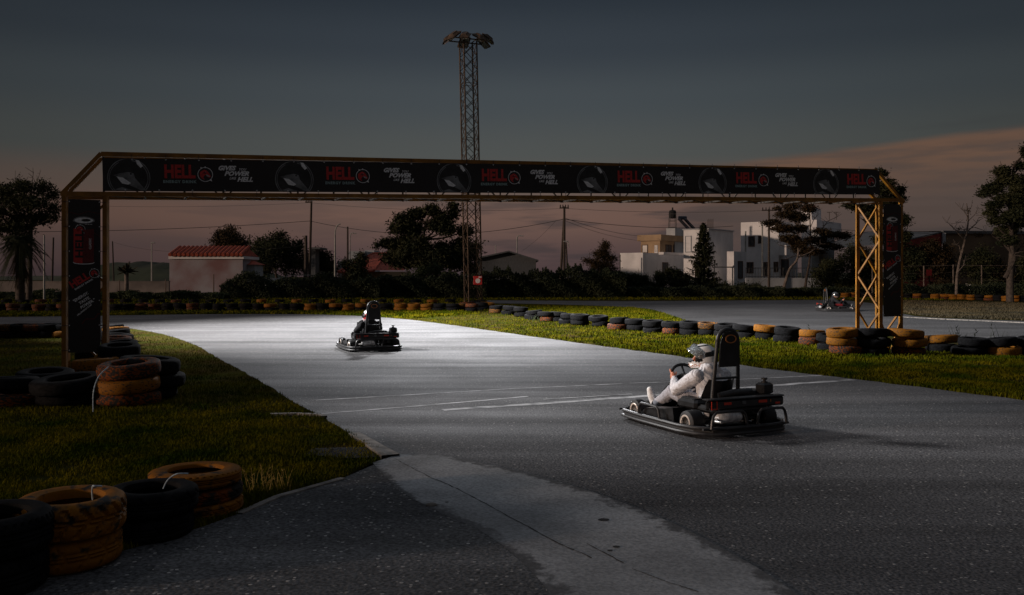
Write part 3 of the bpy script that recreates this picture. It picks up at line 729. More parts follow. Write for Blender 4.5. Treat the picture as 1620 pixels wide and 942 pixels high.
# ------------------------------------------------------------------ tyres
def tyre_mesh(name, r, h, m, detailed=False, style=0, seed=0):
    """a worn road tyre lying flat, base at z=0, open in the middle"""
    rin = r*.60; nseg = 220 if detailed else 26
    prof = [(rin*.99, h*.30, 0), (rin, h*.12, 0), (rin*1.03, h*.05, 0), (r*.74, 0, 0), (r*.88, h*.02, 0), (r*.955, h*.09, 0), (r*.985, h*.17, 1)]
    zs = [.24,.31,.38,.45,.5,.55,.62,.69,.76] if detailed else [.35,.5,.65]
    prof += [(r*(.995+.005*math.sin(math.pi*z)), h*z, 2) for z in zs]
    prof += [(r*.985, h*.83, 1), (r*.955, h*.91, 0), (r*.88, h*.98, 0), (r*.74, h, 0), (rin*1.03, h*.95, 0), (rin, h*.88, 0), (rin*.99, h*.70, 0),
             (r*.80, h*.66, 0), (r*.90, h*.5, 0), (r*.80, h*.34, 0)]
    mb = MB(); vs = []; rr = random.Random(seed); wob = [rr.uniform(-1, 1) for _ in range(4)]
    for (pr, pz, kind) in prof:
        for j in range(nseg):
            t = 2*math.pi*j/nseg; q = pr; zz_ = pz*(1+.02*wob[0]*math.sin(t+wob[1]))
            q *= 1+.012*wob[2]*math.cos(2*t+wob[3])
            if detailed and kind:
                v = abs(pz/h-.5)*2
                if style == 0:
                    ph = (j+v*11+(0 if pz > h/2 else 4)) % 11
                    if ph < 3.4 or abs(v-.12) < .05: q -= r*.055
                elif style == 1:
                    if (kind == 1 and j % 5 < 2) or abs(v-.24) < .06 or abs(v-.0) < .03: q -= r*.042
                else:
                    if abs(v-.24) < .06 or abs(v-.0) < .03 or ((j+int(v*10)) % 14 < 2): q -= r*.032
            vs.append((q*math.cos(t), q*math.sin(t), zz_))
    n = nseg; fs = []; k = len(prof)
    for i in range(k):
        i2 = (i+1) % k
        for j in range(n): fs.append((i*n+j, i*n+(j+1) % n, i2*n+(j+1) % n, i2*n+j))
    mb.add(vs, fs)
    o = mb.build(name, m, smooth=True, ang=R(38))
    return o
def tyre_mats():
    def worn(nm, paint, amount, rough):
        m = mat(nm, paint, rough, spec=.2); t = m.node_tree; b = t.nodes['Principled BSDF']
        c = t.nodes.new('ShaderNodeTexCoord'); n = t.nodes.new('ShaderNodeTexNoise'); n.inputs['Scale'].default_value = 9; n.inputs['Detail'].default_value = 8
        t.links.new(c.outputs['Object'], n.inputs['Vector'])
        r = t.nodes.new('ShaderNodeValToRGB'); t.links.new(n.outputs[0], r.inputs[0])
        r.color_ramp.elements[0].position = amount-.05; r.color_ramp.elements[0].color = (.02, .018, .016, 1)
        r.color_ramp.elements[1].position = amount+.05; r.color_ramp.elements[1].color = (*paint, 1)
        e = r.color_ramp.elements.new(min(.95, amount+.25)); e.color = (paint[0]*.75, paint[1]*.70, paint[2]*.6, 1)
        t.links.new(r.outputs[0], b.inputs['Base Color'])
        bp = t.nodes.new('ShaderNodeBump'); bp.inputs['Strength'].default_value = .3; bp.inputs['Distance'].default_value = .01
        t.links.new(n.outputs[0], bp.inputs['Height']); t.links.new(bp.outputs[0], b.inputs['Normal'])
        return m
    return dict(o=worn('orange_painted_rubber', (.26,.098,.004), .42, .75), r=worn('rust_painted_rubber', (.20,.045,.002), .53, .8),
                b=mat('black_rubber_tyre', (.009,.009,.010), .85, var=.5, vscale=8, bump=.2, bscale=14, spec=.08), w=worn('faded_orange_rubber', (.22,.085,.008), .52, .85))
TM = tyre_mats(); TCOL = dict(o='orange', r='rust red', b='black', w='faded orange')
base_t = {c: tyre_mesh('tyre', 1.0, 1.0, TM[c], seed=i) for i, c in enumerate('orbw')}
base_used = {c: False for c in 'orbw'}
def put_tyre(c, x, y, z, r, h, label, group):
    if not base_used[c]: o = base_t[c]; base_used[c] = True
    else: o = base_t[c].copy(); COL.objects.link(o)
    o.location = (x+random.uniform(-.05,.05), y+random.uniform(-.05,.05), z); o.rotation_euler = (R(random.uniform(-5,5)), R(random.uniform(-5,5)), random.uniform(0, 6.28)); q_ = random.uniform(.92, 1.05); o.scale = (r*q_, r*q_, h*random.uniform(.88, 1.06))
    lab(o, label, 'tyre', group); return o
def ordinal(n): return f"{n}{'th' if 10 <= n % 100 <= 20 else {1:'st',2:'nd',3:'rd'}.get(n % 10, 'th')}"
# near stacks, modelled with their treads
def near(px, D, r, hs_, cols, styles, labels):
    z = 0; x = (px-CX)/F*D
    for i, (h, c, st) in enumerate(zip(hs_, cols, styles)):
        o = tyre_mesh('tyre', r*(1-.02*(i == 0)), h, TM[c], True, st, seed=px+i)
        o.location = (x+random.uniform(-.015,.015), D+random.uniform(-.01,.01), z); o.rotation_euler = (R(random.uniform(-1.5,1.5)), R(random.uniform(-1.5,1.5)), random.uniform(0, 6)); z += h*.985
        lab(o, labels[i], 'tyre', 'tyre stacks at the edge of the coarse asphalt')
near(-18, 4.95, .31, (.22,.22), 'bb', (1,1), ('black tyre at the bottom of the stack cut by the left frame edge', 'black tyre on top of the stack cut by the left frame edge'))
near(110, 5.40, .318, (.20,.22), 'oo', (2,0), ('orange tyre under the chevron tread one beside the apron', 'orange tyre with deep chevron tread and rope on top of its stack'))
near(238, 6.0, .30, (.165,.165), 'bb', (2,2), ('black tyre at the bottom of the stack between two orange stacks', 'black tyre with pale rope on top, between two orange stacks'))
near(310, 6.6, .335, (.105,.105,.11), 'oro', (2,2,1), ('thin worn orange tyre at the bottom of the stack by the kerb', 'thin rust orange tyre in the middle of the stack by the kerb', 'orange tyre with notched shoulder topping the stack by the kerb'))
def rope(pts, r, label):
    mb = MB(); mb.tube(spline(pts, n=6), r, 6); o = mb.build('rope', M['rope'], smooth=True); lab(o, label, 'rope', 'ropes tying the tyres')
T = W(143, 781, 5.35); rope([T+Vector((-.01,.05,-.05)), T+Vector((0,.02,.01)), T+Vector((.015,0,.045)), T+Vector((.035,-.02,.05)), T+Vector((.06,.02,.04))], .005, 'pale twisted rope looped through the chevron orange tyre')
T = W(262, 768, 6.0); rope([T+Vector((-.01,-.02,-.02)), T+Vector((.01,0,.03)), T+Vector((.05,.01,.065)), T+Vector((.09,.02,.075)), T+Vector((.14,.04,.07))], .005, 'pale blue rope tied over the black tyre stack')
T = W(165, 596, 11.2); rope([T+Vector((0,-.3,-.40)), T+Vector((.01,-.31,-.15)), T+Vector((.02,-.2,.02)), T+Vector((.05,0,.12))], .008, 'pale rope hanging from the left gantry tower foot')
def stack(px, by, r, spec, where, group):
    g = G(px, by); z = 0; hts = [.2]*len(spec)
    for i, s_ in enumerate(spec):
        c = s_; h = .2 if len(spec) > 1 else .24
        pos = ('bottom' if i == 0 else 'top' if i == len(spec)-1 else 'middle') if len(spec) > 1 else None
        lb = f"{TCOL[c]} tyre, {pos} of {where}" if pos else f"{TCOL[c]} tyre, {where}"
        put_tyre(c, g.x, g.y, z, r, h, lb, group); z += h*.97
# left gantry foot cluster
gl = 'tyres around the left gantry tower'
for (px, by, r, spec, wh) in ((15,640,.42,'rb','stack at the frame edge left of the gantry foot'), (75,628,.40,'bb','wide stack behind the gantry foot, left'), (112,641,.46,'bb','wide black stack in front of the left gantry foot'),
        (207,641,.40,'ror','orange stack right of the left gantry foot'), (240,631,.40,'bbb','dark stack leaning behind the orange stack at the gantry foot'),
        (150,606,.36,'ro','stack touching the back of the left gantry foot'), (190,600,.34,'brb','stack just behind the left gantry foot'),
        (150,588,.34,'ob','pair half hidden behind the left gantry foot')): stack(px, by, r, spec, wh, gl)
for i, (px, by, spec) in enumerate(((192,588,'bb'),(190,577,'wo'),(190,568,'bb'),(188,560,'br'),(186,553,'ob'),(184,547,'bb'),(180,541,'bo'),(176,536,'bb'))):
    stack(px, by, .34, spec, f"{ordinal(i+1)} stack running back from the left gantry tower", 'tyre row running back from the left gantry tower')
for i in range(9):
    px = -36+i*23; stack(px, 535-.15*i, .33, ('rb','bb','bw','bb','br','bb','ob','bb','bb')[i], f"{ordinal(i+1)} stack from the left behind the left lawn", 'tyre row behind the left lawn')
# middle row from the mast to the right edge
MID = [(728,495,'bw'),(747,496,'br'),(762,494,'bb'),(785,499,'wb'),(806,501,'bb'),(824,504,'bb'),(844,509,'bb'),(866,512,'rb'),(882,512,'bb'),(899,516,'bb'),(919,518,'bb'),(949,520,'bb'),(979,525,'rb'),
       (1007,526,'bb'),(1035,530,'bb'),(1064,532,'rb'),(1090,533,'bb'),(1122,534,'bw'),(1150,536,'bb'),(1178,538,'bb'),(1214,540,'bo'),(1246,545,'bb'),(1284,549,'ro'),(1312,557,'bb')]
gm_ = 'tyre barrier from the light mast to the right gantry tower'
for i, (px, by, spec) in enumerate(MID): stack(px, by-3, .335, spec, f"{ordinal(i+1)} stack from light mast towards right gantry tower", gm_)
stack(770, 490, .4, 'bo', 'pair leaning on the right side of the light mast foot', 'tyres at the foot of the light mast')
stack(738, 489, .4, 'br', 'pair at the left side of the light mast foot', 'tyres at the foot of the light mast')
stack(755, 487, .4, 'bb', 'pair between the light mast legs', 'tyres at the foot of the light mast')
for (px, by, r, spec, wh) in ((1335,561,.36,'roo','orange stack just left of the right gantry foot'), (1378,561,.42,'bbb','wide black stack in front of the right gantry foot'),
        (1436,562,.38,'roo','orange stack just right of the right gantry foot'), (1488,557,.37,'bo','low worn stack second to the right of the right gantry foot'),
        (1538,561,.36,'bb','dark low stack between the two worn ones at right'), (1588,562,.36,'ob','stack beside the right frame edge'), (1636,562,.36,'bb','stack cut by the right frame edge')):
    stack(px, by, r, spec, wh, 'tyres around the right gantry tower')
# far rows
ORN = {(419,438),(479,498),(520,538),(539,557),(557,575),(594,608),(640,650),(672,688),(22,36),(55,68),(232,250),(302,316),(95,104)}
g1 = 'far double tyre row beyond the main track'; i = 0
for px in np.arange(-20, 722, 20.4):
    i += 1; on = any(a-9 <= px <= b+4 for a, b in ORN); c = 'o' if on and px > 400 else ('r' if on else 'b')
    stack(float(px), 492.6 if px > 200 else 493.5, .33, ('b' if random.random() < .5 else c)+c if on else 'bb', f"{ordinal(i)} stack from the left, far row beyond the main track", g1)
g2 = 'single tyres along the hedge'; i = 0
for px in np.arange(10, 735, 27.0):
    i += 1; on = i % 2 == 0 and px > 380 or i in (3, 7, 11); stack(float(px), 479.5, .34, ('o' if on and px > 400 else 'r' if on else 'b'), f"{ordinal(i)} single tyre from the left along the hedge", g2)
g3 = 'tyres behind the far straight'; i = 0
R3 = {836:'o',861:'o',890:'o',949:'o',973:'r',1055:'o',1085:'r',1181:'o',1205:'o'}
for px in np.arange(775, 1345, 16.0):
    i += 1; c = next((v for k_, v in R3.items() if abs(k_-px) < 8), 'b')
    if px > 1200: c = 'o' if i % 3 < 2 else 'b'
    stack(float(px), 468.8, .36, c, f"{ordinal(i)} tyre from the light mast behind the far straight", g3)
g4 = 'tyre row on the brown bank at the right'; i = 0
for px in np.arange(1338, 1640, 14.2):
    i += 1; on = any(a-1 <= px <= b for a, b in ((1334,1353),(1442,1455),(1469,1488),(1494,1523),(1525,1537),(1560,1571),(1587,1611)))
    stack(float(px), 471+max(0, (px-1400)/220*6.5), .36, ('r' if random.random() < .4 else 'o')+'o' if on else 'bb', f"{ordinal(i)} stack of the row on the brown bank at right", g4)
for c in 'orbw':
    if not base_used[c]: bpy.data.objects.remove(base_t[c])

# ------------------------------------------------------------------ karts
def make_kart():
    """x forward, y left, z up; origin on the ground under the middle"""
    k = empty('kart', (0,0,0))
    # wheels
    for (x, y, r, w) in ((.56,.50,.130,.12), (.56,-.50,.130,.12), (-.52,.50,.138,.19), (-.52,-.50,.138,.19)):
        s_ = 1 if y > 0 else -1; Mx = Matrix.Translation((x, y, r)) @ Matrix.Rotation(R(-90*s_), 4, 'X')
        wh = empty('wheel', (0,0,0)); wh.parent = k
        mb = MB(); mb.lathe([(r*.56,-w/2),(r*.80,-w/2),(r*.95,-w*.42),(r,-w*.25),(r,w*.25),(r*.95,w*.42),(r*.80,w/2),(r*.56,w/2)], 30, M_=Mx, closed=True)
        mb.build('tyre', M['black_matt'], wh, smooth=True)
        mb = MB(); mb.lathe([(r*.57,w*.40),(r*.66,w*.51),(r*.62,w*.54),(r*.52,w*.52),(r*.50,w*.40)], 26, M_=Mx, closed=True); mb.build('rim', M['rim'], wh, smooth=True)
        mb = MB(); mb.lathe([(r*.58,-w*.45),(r*.56,w*.45),(r*.46,w*.28),(r*.22,w*.18),(r*.20,w*.34),(.001,w*.34)], 26, M_=Mx)
        for q in range(4):
            t = q*math.pi/2; mb.ball(Mx @ Vector((r*.13*math.cos(t), r*.13*math.sin(t), w*.35)), .008, 6, 4)
        mb.build('hub', M['steel'], wh, smooth=True)
    # floor tray and frame rails
    mb = MB(); mb.box((.12,0,.075), (1.30,.62,.012)); mb.build('floor_tray', M['black_plastic'], k)
    mb = MB()
    for y in (-.28,.28): mb.tube(spline([(-.82,y,.09),(-.2,y*1.05,.08),(.35,y*.9,.08),(.85,y*.75,.10)]), .016, 8)
    for x in (-.80,-.2,.35,.82): mb.tube([(x,-.28,.09),(x,.28,.09)], .016, 8)
    mb.tube([(-.52,-.42,.138),(-.52,.42,.138)], .02, 8); mb.tube([(.56,-.44,.13),(.45,-.2,.10),(.45,.2,.10),(.56,.44,.13)], .014, 8)
    for y in (-.28,.28):
        for x in (-.80,.25,.82): mb.tube([(x,y,.09),(x*1.03,y*2.1,.11)], .013, 8)
    mb.build('frame', M['black_tube'], k, smooth=True)
    # wrap-round double rubbing strip
    plan = [(.90,.40),(.72,.62),(.35,.655),(-.45,.665),(-.70,.62),(-.86,.48),(-.90,.30),(-.90,-.30),(-.86,-.48),(-.70,-.62),(-.45,-.665),(.35,-.655),(.72,-.62),(.90,-.40),(.94,-.15),(.94,.15)]
    def loop(off, z0):
        return [Vector((x*(1+off), y*(1+off), z0)) for x, y in plan]
    for z0 in (.055, .115):
        mb = MB(); mb.tube(loop(.0 if z0 < .1 else -.012, z0), .020, 8, closed=True); mb.build('bumper_rail', M['black_tube'], k, smooth=True)
    mb = MB(); n = len(plan)
    vs = [(x*.995, y*.995, .058) for x, y in plan]+[(x*.985, y*.985, .112) for x, y in plan]
    mb.add(vs, [(i, (i+1) % n, (i+1) % n+n, i+n) for i in range(n)]); mb.add([(x*.95, y*.95, .058) for x, y in plan]+[(x*.95, y*.95, .112) for x, y in plan], [(i, (i+1) % n, (i+1) % n+n, i+n) for i in range(n)])
    mb.build('rubbing_strip', M['black_matt'], k)
    # guard hoops over the rear bumper and on the sides
    def hoop(p, q, hgt, lean=(0,0)):
        p, q = Vector(p), Vector(q); d = (q-p); o_ = Vector((lean[0], lean[1], hgt))
        pts = [p, p+d*.02+o_*.45, p+d*.06+o_*.8, p+d*.14+o_, p+d*.5+o_*1.02, p+d*.86+o_, p+d*.94+o_*.8, p+d*.98+o_*.45, q]
        mb = MB(); mb.tube(pts, .016, 8); mb.build('guard_hoop', M['black_tube'], k, smooth=True)
    hoop((-.875,.515,.115), (-.88,.04,.115), .175); hoop((-.88,-.10,.115), (-.875,-.515,.115), .175)
    for s_ in (1,-1): hoop((.36,s_*.63,.115), (-.10,s_*.645,.115), .14)
    # side pods
    for s_ in (1,-1):
        mb = MB(); mb.prism([(.36,.06),(.38,.13),(.28,.20),(-.10,.24),(-.26,.27),(-.30,.06)], (0,s_*.34,0), (1,0,0), (0,0,1), (0,s_,0), .24)
        mb.build('side_pod', M['black_plastic'], k)
    # nose
    mb = MB(); prof = [(.70,.09,.34,.20),(.80,.09,.40,.19),(.90,.09,.36,.15),(.93,.09,.30,.11)]
    vs = []
    for x, z0, hw, zt in prof: vs += [(x,-hw,z0),(x,-hw*.85,zt),(x,0,zt+.03),(x,hw*.85,zt),(x,hw,z0)]
    fs = []
    for i in range(3):
        for j in range(5): fs.append((i*5+j, i*5+(j+1) % 5, (i+1)*5+(j+1) % 5, (i+1)*5+j))
    fs += [(4,3,2,1,0),(15,16,17,18,19)]; mb.add(vs, fs); mb.build('nose', M['black_plastic'], k, smooth=True)
    # sloping column fairing between the driver's legs
    mb = MB(); vs = []; st = [(.82,.13,.14,.12),(.70,.14,.27,.16),(.58,.13,.38,.15),(.46,.12,.48,.13),(.37,.10,.55,.09)]
    for x, hw, zt, th in st: vs += [(x,-hw,zt-th),(x,-hw*.8,zt-.01),(x-.01,0,zt+.02),(x,hw*.8,zt-.01),(x,hw,zt-th)]
    fs = [(i*5+j, i*5+(j+1) % 5, (i+1)*5+(j+1) % 5, (i+1)*5+j) for i in range(4) for j in range(5)]+[(4,3,2,1,0),(20,21,22,23,24)]
    mb.add(vs, fs); mb.build('column_fairing', M['black_plastic'], k, smooth=True)
    # steering wheel
    tilt = Matrix.Translation((.27,0,.535)) @ Matrix.Rotation(R(-52), 4, 'Y')
    mb = MB(); pts = []
    for i in range(28):
        t = 2*math.pi*i/28; rx, ry = .175, .20; e = 1-.16*max(0, -math.cos(t))**6
        pts.append(tilt @ Vector((rx*math.cos(t)*e, ry*math.sin(t), 0)))
    sw = MB(); sw.tube(pts, .019, 10, closed=True); swo = sw.build('steering_wheel', M['black_matt'], k, smooth=True)
    mb = MB()
    for t in (0, 120, 240): mb.tube([tilt @ Vector((0,0,-.02)), tilt @ Vector((.155*math.cos(R(t)), .18*math.sin(R(t)), 0))], .012, 6)
    mb.tube([tilt @ Vector((0,0,-.01)), (.42,0,.40), (.62,0,.12)], .014, 8); mb.ball(tilt @ Vector((0,0,0)), .04, 12, 8); mb.build('spokes', M['black_tube'], swo, smooth=True)
    # seat shell
    mb = MB(); rows = [(.10,.13,.16,.0),(-.05,.10,.19,.0),(-.20,.11,.20,.02),(-.31,.19,.21,.05),(-.37,.32,.20,.07),(-.41,.48,.18,.05),(-.42,.56,.16,.03)]
    vs = []; m_ = 9
    for s_ in (0, 1):
        for x, z, hw, wing in rows:
            for j in range(m_):
                u = -1+2*j/(m_-1); w_ = u*u
                vs.append((x+w_*wing*1.6+(.0 if z < .2 else 0)-s_*.02*(z > .15), u*(hw+.02*s_), z+w_*(.12 if z < .2 else .02)-s_*.02*(z <= .15)))
    q = len(rows)*m_; fs = []
    for i in range(len(rows)-1):
        for j in range(m_-1):
            a = i*m_+j; fs += [(a,a+1,a+m_+1,a+m_), (a+q,a+m_+q,a+m_+1+q,a+1+q)]
    mb.add(vs, fs); mb.build('seat', M['black_plastic'], k, smooth=True)
    # tall roll hoop and headrest panel behind the seat
    hp = []
    for s_ in (1,): pass
    side = [(-.44,.185,.14),(-.46,.175,.45),(-.48,.158,.75),(-.495,.14,1.00)]
    topc = [(-.50,.14*math.cos(t), 1.02+.13*math.sin(t)) for t in np.linspace(.15, math.pi-.15, 9)]
    pts = side+topc+[(x,-y,z) for x, y, z in reversed(side)]
    mb = MB(); mb.tube(spline(pts, n=3), .024, 10); mb.tube([(-.475,.17,.60),(-.475,-.17,.60)], .014, 8); mb.tube([(-.46,.18,.34),(-.46,-.18,.34)], .016, 8)
    mb.build('roll_hoop', M['black_tube'], k, smooth=True)
    mb = MB(); out = [(.140,.73),(.135,1.0)]+[(.13*math.cos(t), 1.01+.115*math.sin(t)) for t in np.linspace(.2, math.pi-.2, 9)]+[(-.135,1.0),(-.140,.73)]
    mb.prism([(a, b) for a, b in out], (-.475,0,0), (0,1,-0.0), (-.05,0,1), (-1,0,0), .022); hpn = mb.build('headrest_panel', M['black_plastic'], k)
    mb = MB(); mb.lathe([(.062,0),(.078,0),(.078,.004),(.062,.004)], 28, M_=Matrix.Translation((-.555,0,1.045)) @ Matrix.Rotation(R(-90), 4, 'Y') @ Matrix.Diagonal((.62,1,1,1)), closed=True)
    mb.build('badge', M['helmet_gold'], hpn)
    for s_ in (1, -1):
        mb = MB(); mb.tube([(-.46,s_*.19,.36),(-.80,s_*.34,.30)], .014, 8); mb.build('hoop_stay', M['black_tube'], k, smooth=True)
    # engine, tank, air box, muffler
    mb = MB(); mb.box((-.40,-.40,.27), (.34,.26,.24), bev=.03); mb.box((-.40,-.40,.41), (.28,.22,.06), bev=.02)
    for i in range(6): mb.box((-.22,-.40,.20+i*.028), (.05,.20,.010))
    mb.build('engine', M['black_plastic'], k, smooth=False)
    mb = MB(); mb.box((-.60,-.44,.475), (.14,.17,.13), bev=.022); tk = mb.build('fuel_tank', M['black_plastic'], k)
    mb = MB(); mb.lathe([(.001,0),(.035,0),(.035,.012),(.016,.014),(.016,.03),(.034,.034),(.034,.052),(.001,.056)], 16, M_=Matrix.Translation((-.60,-.44,.540))); mb.build('cap', M['black_matt'], tk, smooth=True)
    mb = MB(); mb.tube([(-.52,-.30,.42),(-.54,-.05,.43),(-.50,.12,.40)], [.055,.05,.045], 12); mb.build('air_duct', M['black_plastic'], k, smooth=True)
    mb = MB(); mb.box((-.30,.34,.31), (.36,.18,.11), bev=.03); mb.box((-.30,.34,.37), (.26,.13,.025), bev=.01); mb.build('battery_box', M['black_plastic'], k)
    mb = MB(); mb.tube([(-.74,.02,.205),(-.74,.06,.205),(-.74,.30,.205),(-.74,.34,.205)], [.04,.062,.062,.04], 18); mf = mb.build('muffler', M['silver'], k, smooth=True)
    mb = MB(); mb.tube([(-.74,.33,.20),(-.78,.40,.185),(-.83,.42,.185),(-.90,.40,.185)], .017, 10); mb.build('tail_pipe', M['chrome'], mf, smooth=True)
    # rear panel with its red marks
    mb = MB(); mb.box((-.80,0,.360), (.05,1.06,.10), bev=.018); mb.box((-.78,0,.417), (.11,1.06,.018), bev=.008); rp = mb.build('rear_panel', M['black_plastic'], k)
    for (y, w_, h_, mt) in ((.26,.10,.028,'redtape'),(-.22,.12,.030,'redtape'),(-.43,.07,.022,'redtape'),(-.33,.012,.028,'helmet_gold'),(.04,.05,.035,'ghost')):
        mb = MB(); mb.box((-.829,y,.360+(-.02 if y < -.4 else .01)), (.006,w_,h_), bev=.002); mb.build('marking', M[mt], rp)
    mb = MB()
    for (dy, dz, w_, h_) in ((.035,0,.010,.085),(-.035,0,.010,.085),(0,-.042,.08,.012)): mb.box((-.829,.44+dy,.360+dz), (.006,w_,h_))
    mb.build('marking', M['redtape'], rp)
    mb = MB(); mb.box((-.60,0,.285), (.34,.80,.08), bev=.03); mb.build('rear_cover', M['black_plastic'], k)
    mb = MB(); mb.box((.70,.13,.13), (.02,.07,.10), bev=.005); mb.build('pedal', M['chrome'], k)
    mb = MB(); mb.box((.70,-.13,.13), (.02,.07,.10), bev=.005); mb.build('pedal', M['chrome'], k)
    return k

# ------------------------------------------------------------------ drivers
def make_driver(mats, look=0.0, lean=0.0, voxel=.0075, open_visor=True, hel='white', look_down=8):
    """one continuous body grown from tapered limbs; mats: top, legs, shoes, hands, hood, glove"""
    caps = []
    def limb(pts, rs, m, flat=None): caps.append((pts, rs, m, flat))
    hip = {1: Vector((-.20,.10,.25)), -1: Vector((-.20,-.10,.25))}
    limb([(-.235,0,.24),(-.245,0,.36),(-.225,0,.48),(-.18,0,.585)], [.125,.125,.135,.120], 0, 1.30)
    limb([(-.18,0,.58),(-.12,0,.675),(-.09,0,.72)], [.085,.082,.075], 4)
    limb([(-.20,.13,.60),(-.20,-.13,.60)], [.072,.072], 0)
    limb([(-.195,0,.655),(-.145,0,.685)], [.085,.075], 0, 1.25)
    hc = Vector((-.055,0,.79)); limb([hc+Vector((0,0,-.03)), hc+Vector((0,0,.04))], [.085,.088], 4)
    lk = Matrix.Rotation(look, 3, 'Z')
    limb([hc+lk @ Vector((.04,0,-.05)), hc+lk @ Vector((.075,0,-.06))], [.05,.035], 3)
    limb([hc+lk @ Vector((.085,0,.02)), hc+lk @ Vector((.108,0,-.015))], [.014,.016], 3)
    for s_ in (1,-1):
        sh = Vector((-.19,s_*.195,.595)); el_ = Vector((.085,s_*.285,.415)); wr = Vector((.235,s_*.205,.520))
        limb([sh, sh.lerp(el_, .5)+Vector((0,s_*.01,0)), el_], [.082,.072,.066], 0)
        limb([el_, el_.lerp(wr, .45), wr], [.066,.056,.038], 0)
        # palm, five fingers closed on the wheel rim
        pm = Vector((.285,s_*.192,.560)); limb([wr, pm], [.028,.030], 3, None); limb([pm+Vector((-.012,s_*.004,.02)), pm+Vector((.018,-s_*.002,-.025))], [.024,.022], 3)
        for q in range(4):
            b = pm+Vector((.000,s_*.010,.036-.020*q)) if False else pm+Vector((.024-.014*q, s_*.008, .034-.016*q))
            ln = (.9,1.0,.95,.78)[q]
            f1 = b+Vector((.020,-s_*.002,.030))*ln; f2 = f1+Vector((.026,-s_*.018,.004))*ln; f3 = f2+Vector((.004,-s_*.022,-.018))*ln
            limb([b, f1, f2, f3], [.0112,.0104,.0096,.0085], 3)
        limb([pm+Vector((-.022,-s_*.012,.0)), pm+Vector((-.020,-s_*.036,.022)), pm+Vector((.002,-s_*.052,.036))], [.013,.0105,.0088], 3)
        kn = Vector((.24,s_*.225,.375)); an = Vector((.61,s_*.20,.19))
        limb([hip[s_], hip[s_].lerp(kn, .5), kn], [.105,.092,.078], 1)
        limb([kn, kn.lerp(an, .35)+Vector((0,0,-.01)), an], [.078,.068,.048], 1)
        limb([an, an+Vector((.02,s_*.005,-.01))], [.050,.050], 4)
        toe = an+Vector((.10,s_*.03,.15)); limb([an+Vector((.02,0,-.045)), an+Vector((.065,s_*.012,.03)), an+Vector((.085,s_*.02,.09)), toe], [.046,.047,.050,.040], 2)
    mb = MB()
    for pts, rs, m, flat in caps:
        P = [Vector(p) for p in pts]
        if flat:      # oval trunk sections
            q = []; rr_ = []
            for i, (p, r) in enumerate(zip(P, rs)):
                for dy in (-1, 0, 1): mb.ball(p+Vector((0, dy*(flat-1)*r*1.6, 0)), r, 20, 12)
                if i:
                    for dy in (-1, 0, 1): mb.tube([P[i-1]+Vector((0, dy*(flat-1)*rs[i-1]*1.6, 0)), p+Vector((0, dy*(flat-1)*r*1.6, 0))], [rs[i-1], r], 20)
        else:
            for p, r in zip(P, rs): mb.ball(p, r, 16, 10)
            for i in range(len(P)-1): mb.tube([P[i], P[i+1]], [rs[i], rs[i+1]], 16)
    raw = mb.build('person', mats[0])
    md = raw.modifiers.new('remesh', 'REMESH'); md.mode = 'VOXEL'; md.voxel_size = voxel; md.use_smooth_shade = True
    md = raw.modifiers.new('smooth', 'SMOOTH'); md.factor = .5; md.iterations = 3 if voxel < .006 else 4
    dg = bpy.context.evaluated_depsgraph_get(); me = bpy.data.meshes.new_from_object(raw.evaluated_get(dg)); bpy.data.objects.remove(raw)
    me.name = 'person'; me.materials.clear()
    for m in mats: me.materials.append(m)
    nf = len(me.polygons); cen = np.empty(nf*3, np.float32); me.polygons.foreach_get('center', cen); cen = cen.reshape(-1, 3)
    best = np.full(nf, 9.0); idx = np.zeros(nf, np.int32)
    for pts, rs, m, flat in caps:
        P = [np.array(p, dtype=float) for p in pts]
        for i in range(len(P)-1):
            a, b = P[i], P[i+1]; ab = b-a; t = np.clip(((cen-a) @ ab)/max(1e-9, ab @ ab), 0, 1); q = a+t[:, None]*ab
            rr_ = rs[i]+(rs[i+1]-rs[i])*t; dv = cen-q
            if flat: dv[:, 1] = np.sign(dv[:, 1])*np.maximum(0, np.abs(dv[:, 1])-(flat-1)*rr_*1.6)
            d = np.linalg.norm(dv, axis=1)-rr_
            k_ = d < best-1e-4; best[k_] = d[k_]; idx[k_] = m
    me.polygons.foreach_set('material_index', idx); me.polygons.foreach_set('use_smooth', [True]*nf)
    # cloth folds
    co = np.empty(len(me.vertices)*3, np.float32); me.vertices.foreach_get('co', co); co = co.reshape(-1, 3)
    vi = np.zeros(len(me.vertices), bool)
    for p in me.polygons:
        if idx[p.index] in (0, 1):
            for v in p.vertices: vi[v] = True
    me.update(); 
    for i in np.nonzero(vi)[0]:
        c = Vector(co[i]); nn = me.vertices[i].normal
        q1 = noise.noise(Vector((c.x*5+c.z*3, c.y*6, c.z*9-c.x*5))); f = q1*.008+(.25-abs(noise.noise(Vector((c.x*6+q1*2, c.y*7, c.z*26-c.x*20)))))*.018
        co[i] = c+nn*(f+.002)
    me.vertices.foreach_set('co', co.ravel()); me.update()
    body = bpy.data.objects.new('person', me); COL.objects.link(body)
    # helmet
    HR = Matrix.Translation(hc+Vector((.005,0,.01))) @ Matrix.Rotation(look, 4, 'Z') @ Matrix.Rotation(R(look_down), 4, 'Y')
    hb_ = MB(); nu, nv = 64, 40
    def hp_(th, ph, k_=1.0):
        x, y, z = math.cos(ph)*math.cos(th), math.cos(ph)*math.sin(th), math.sin(ph)
        rx, ry, rz = .172, .140, .156
        if z < 0: rz = .178
        if x > 0 and z < -.05: rx = .188+(.02 if z < -.35 else 0)
        return Vector((rx*x*k_, ry*y*k_, rz*z*k_))
    grid = {}
    vs = []; fs = []; ms = []
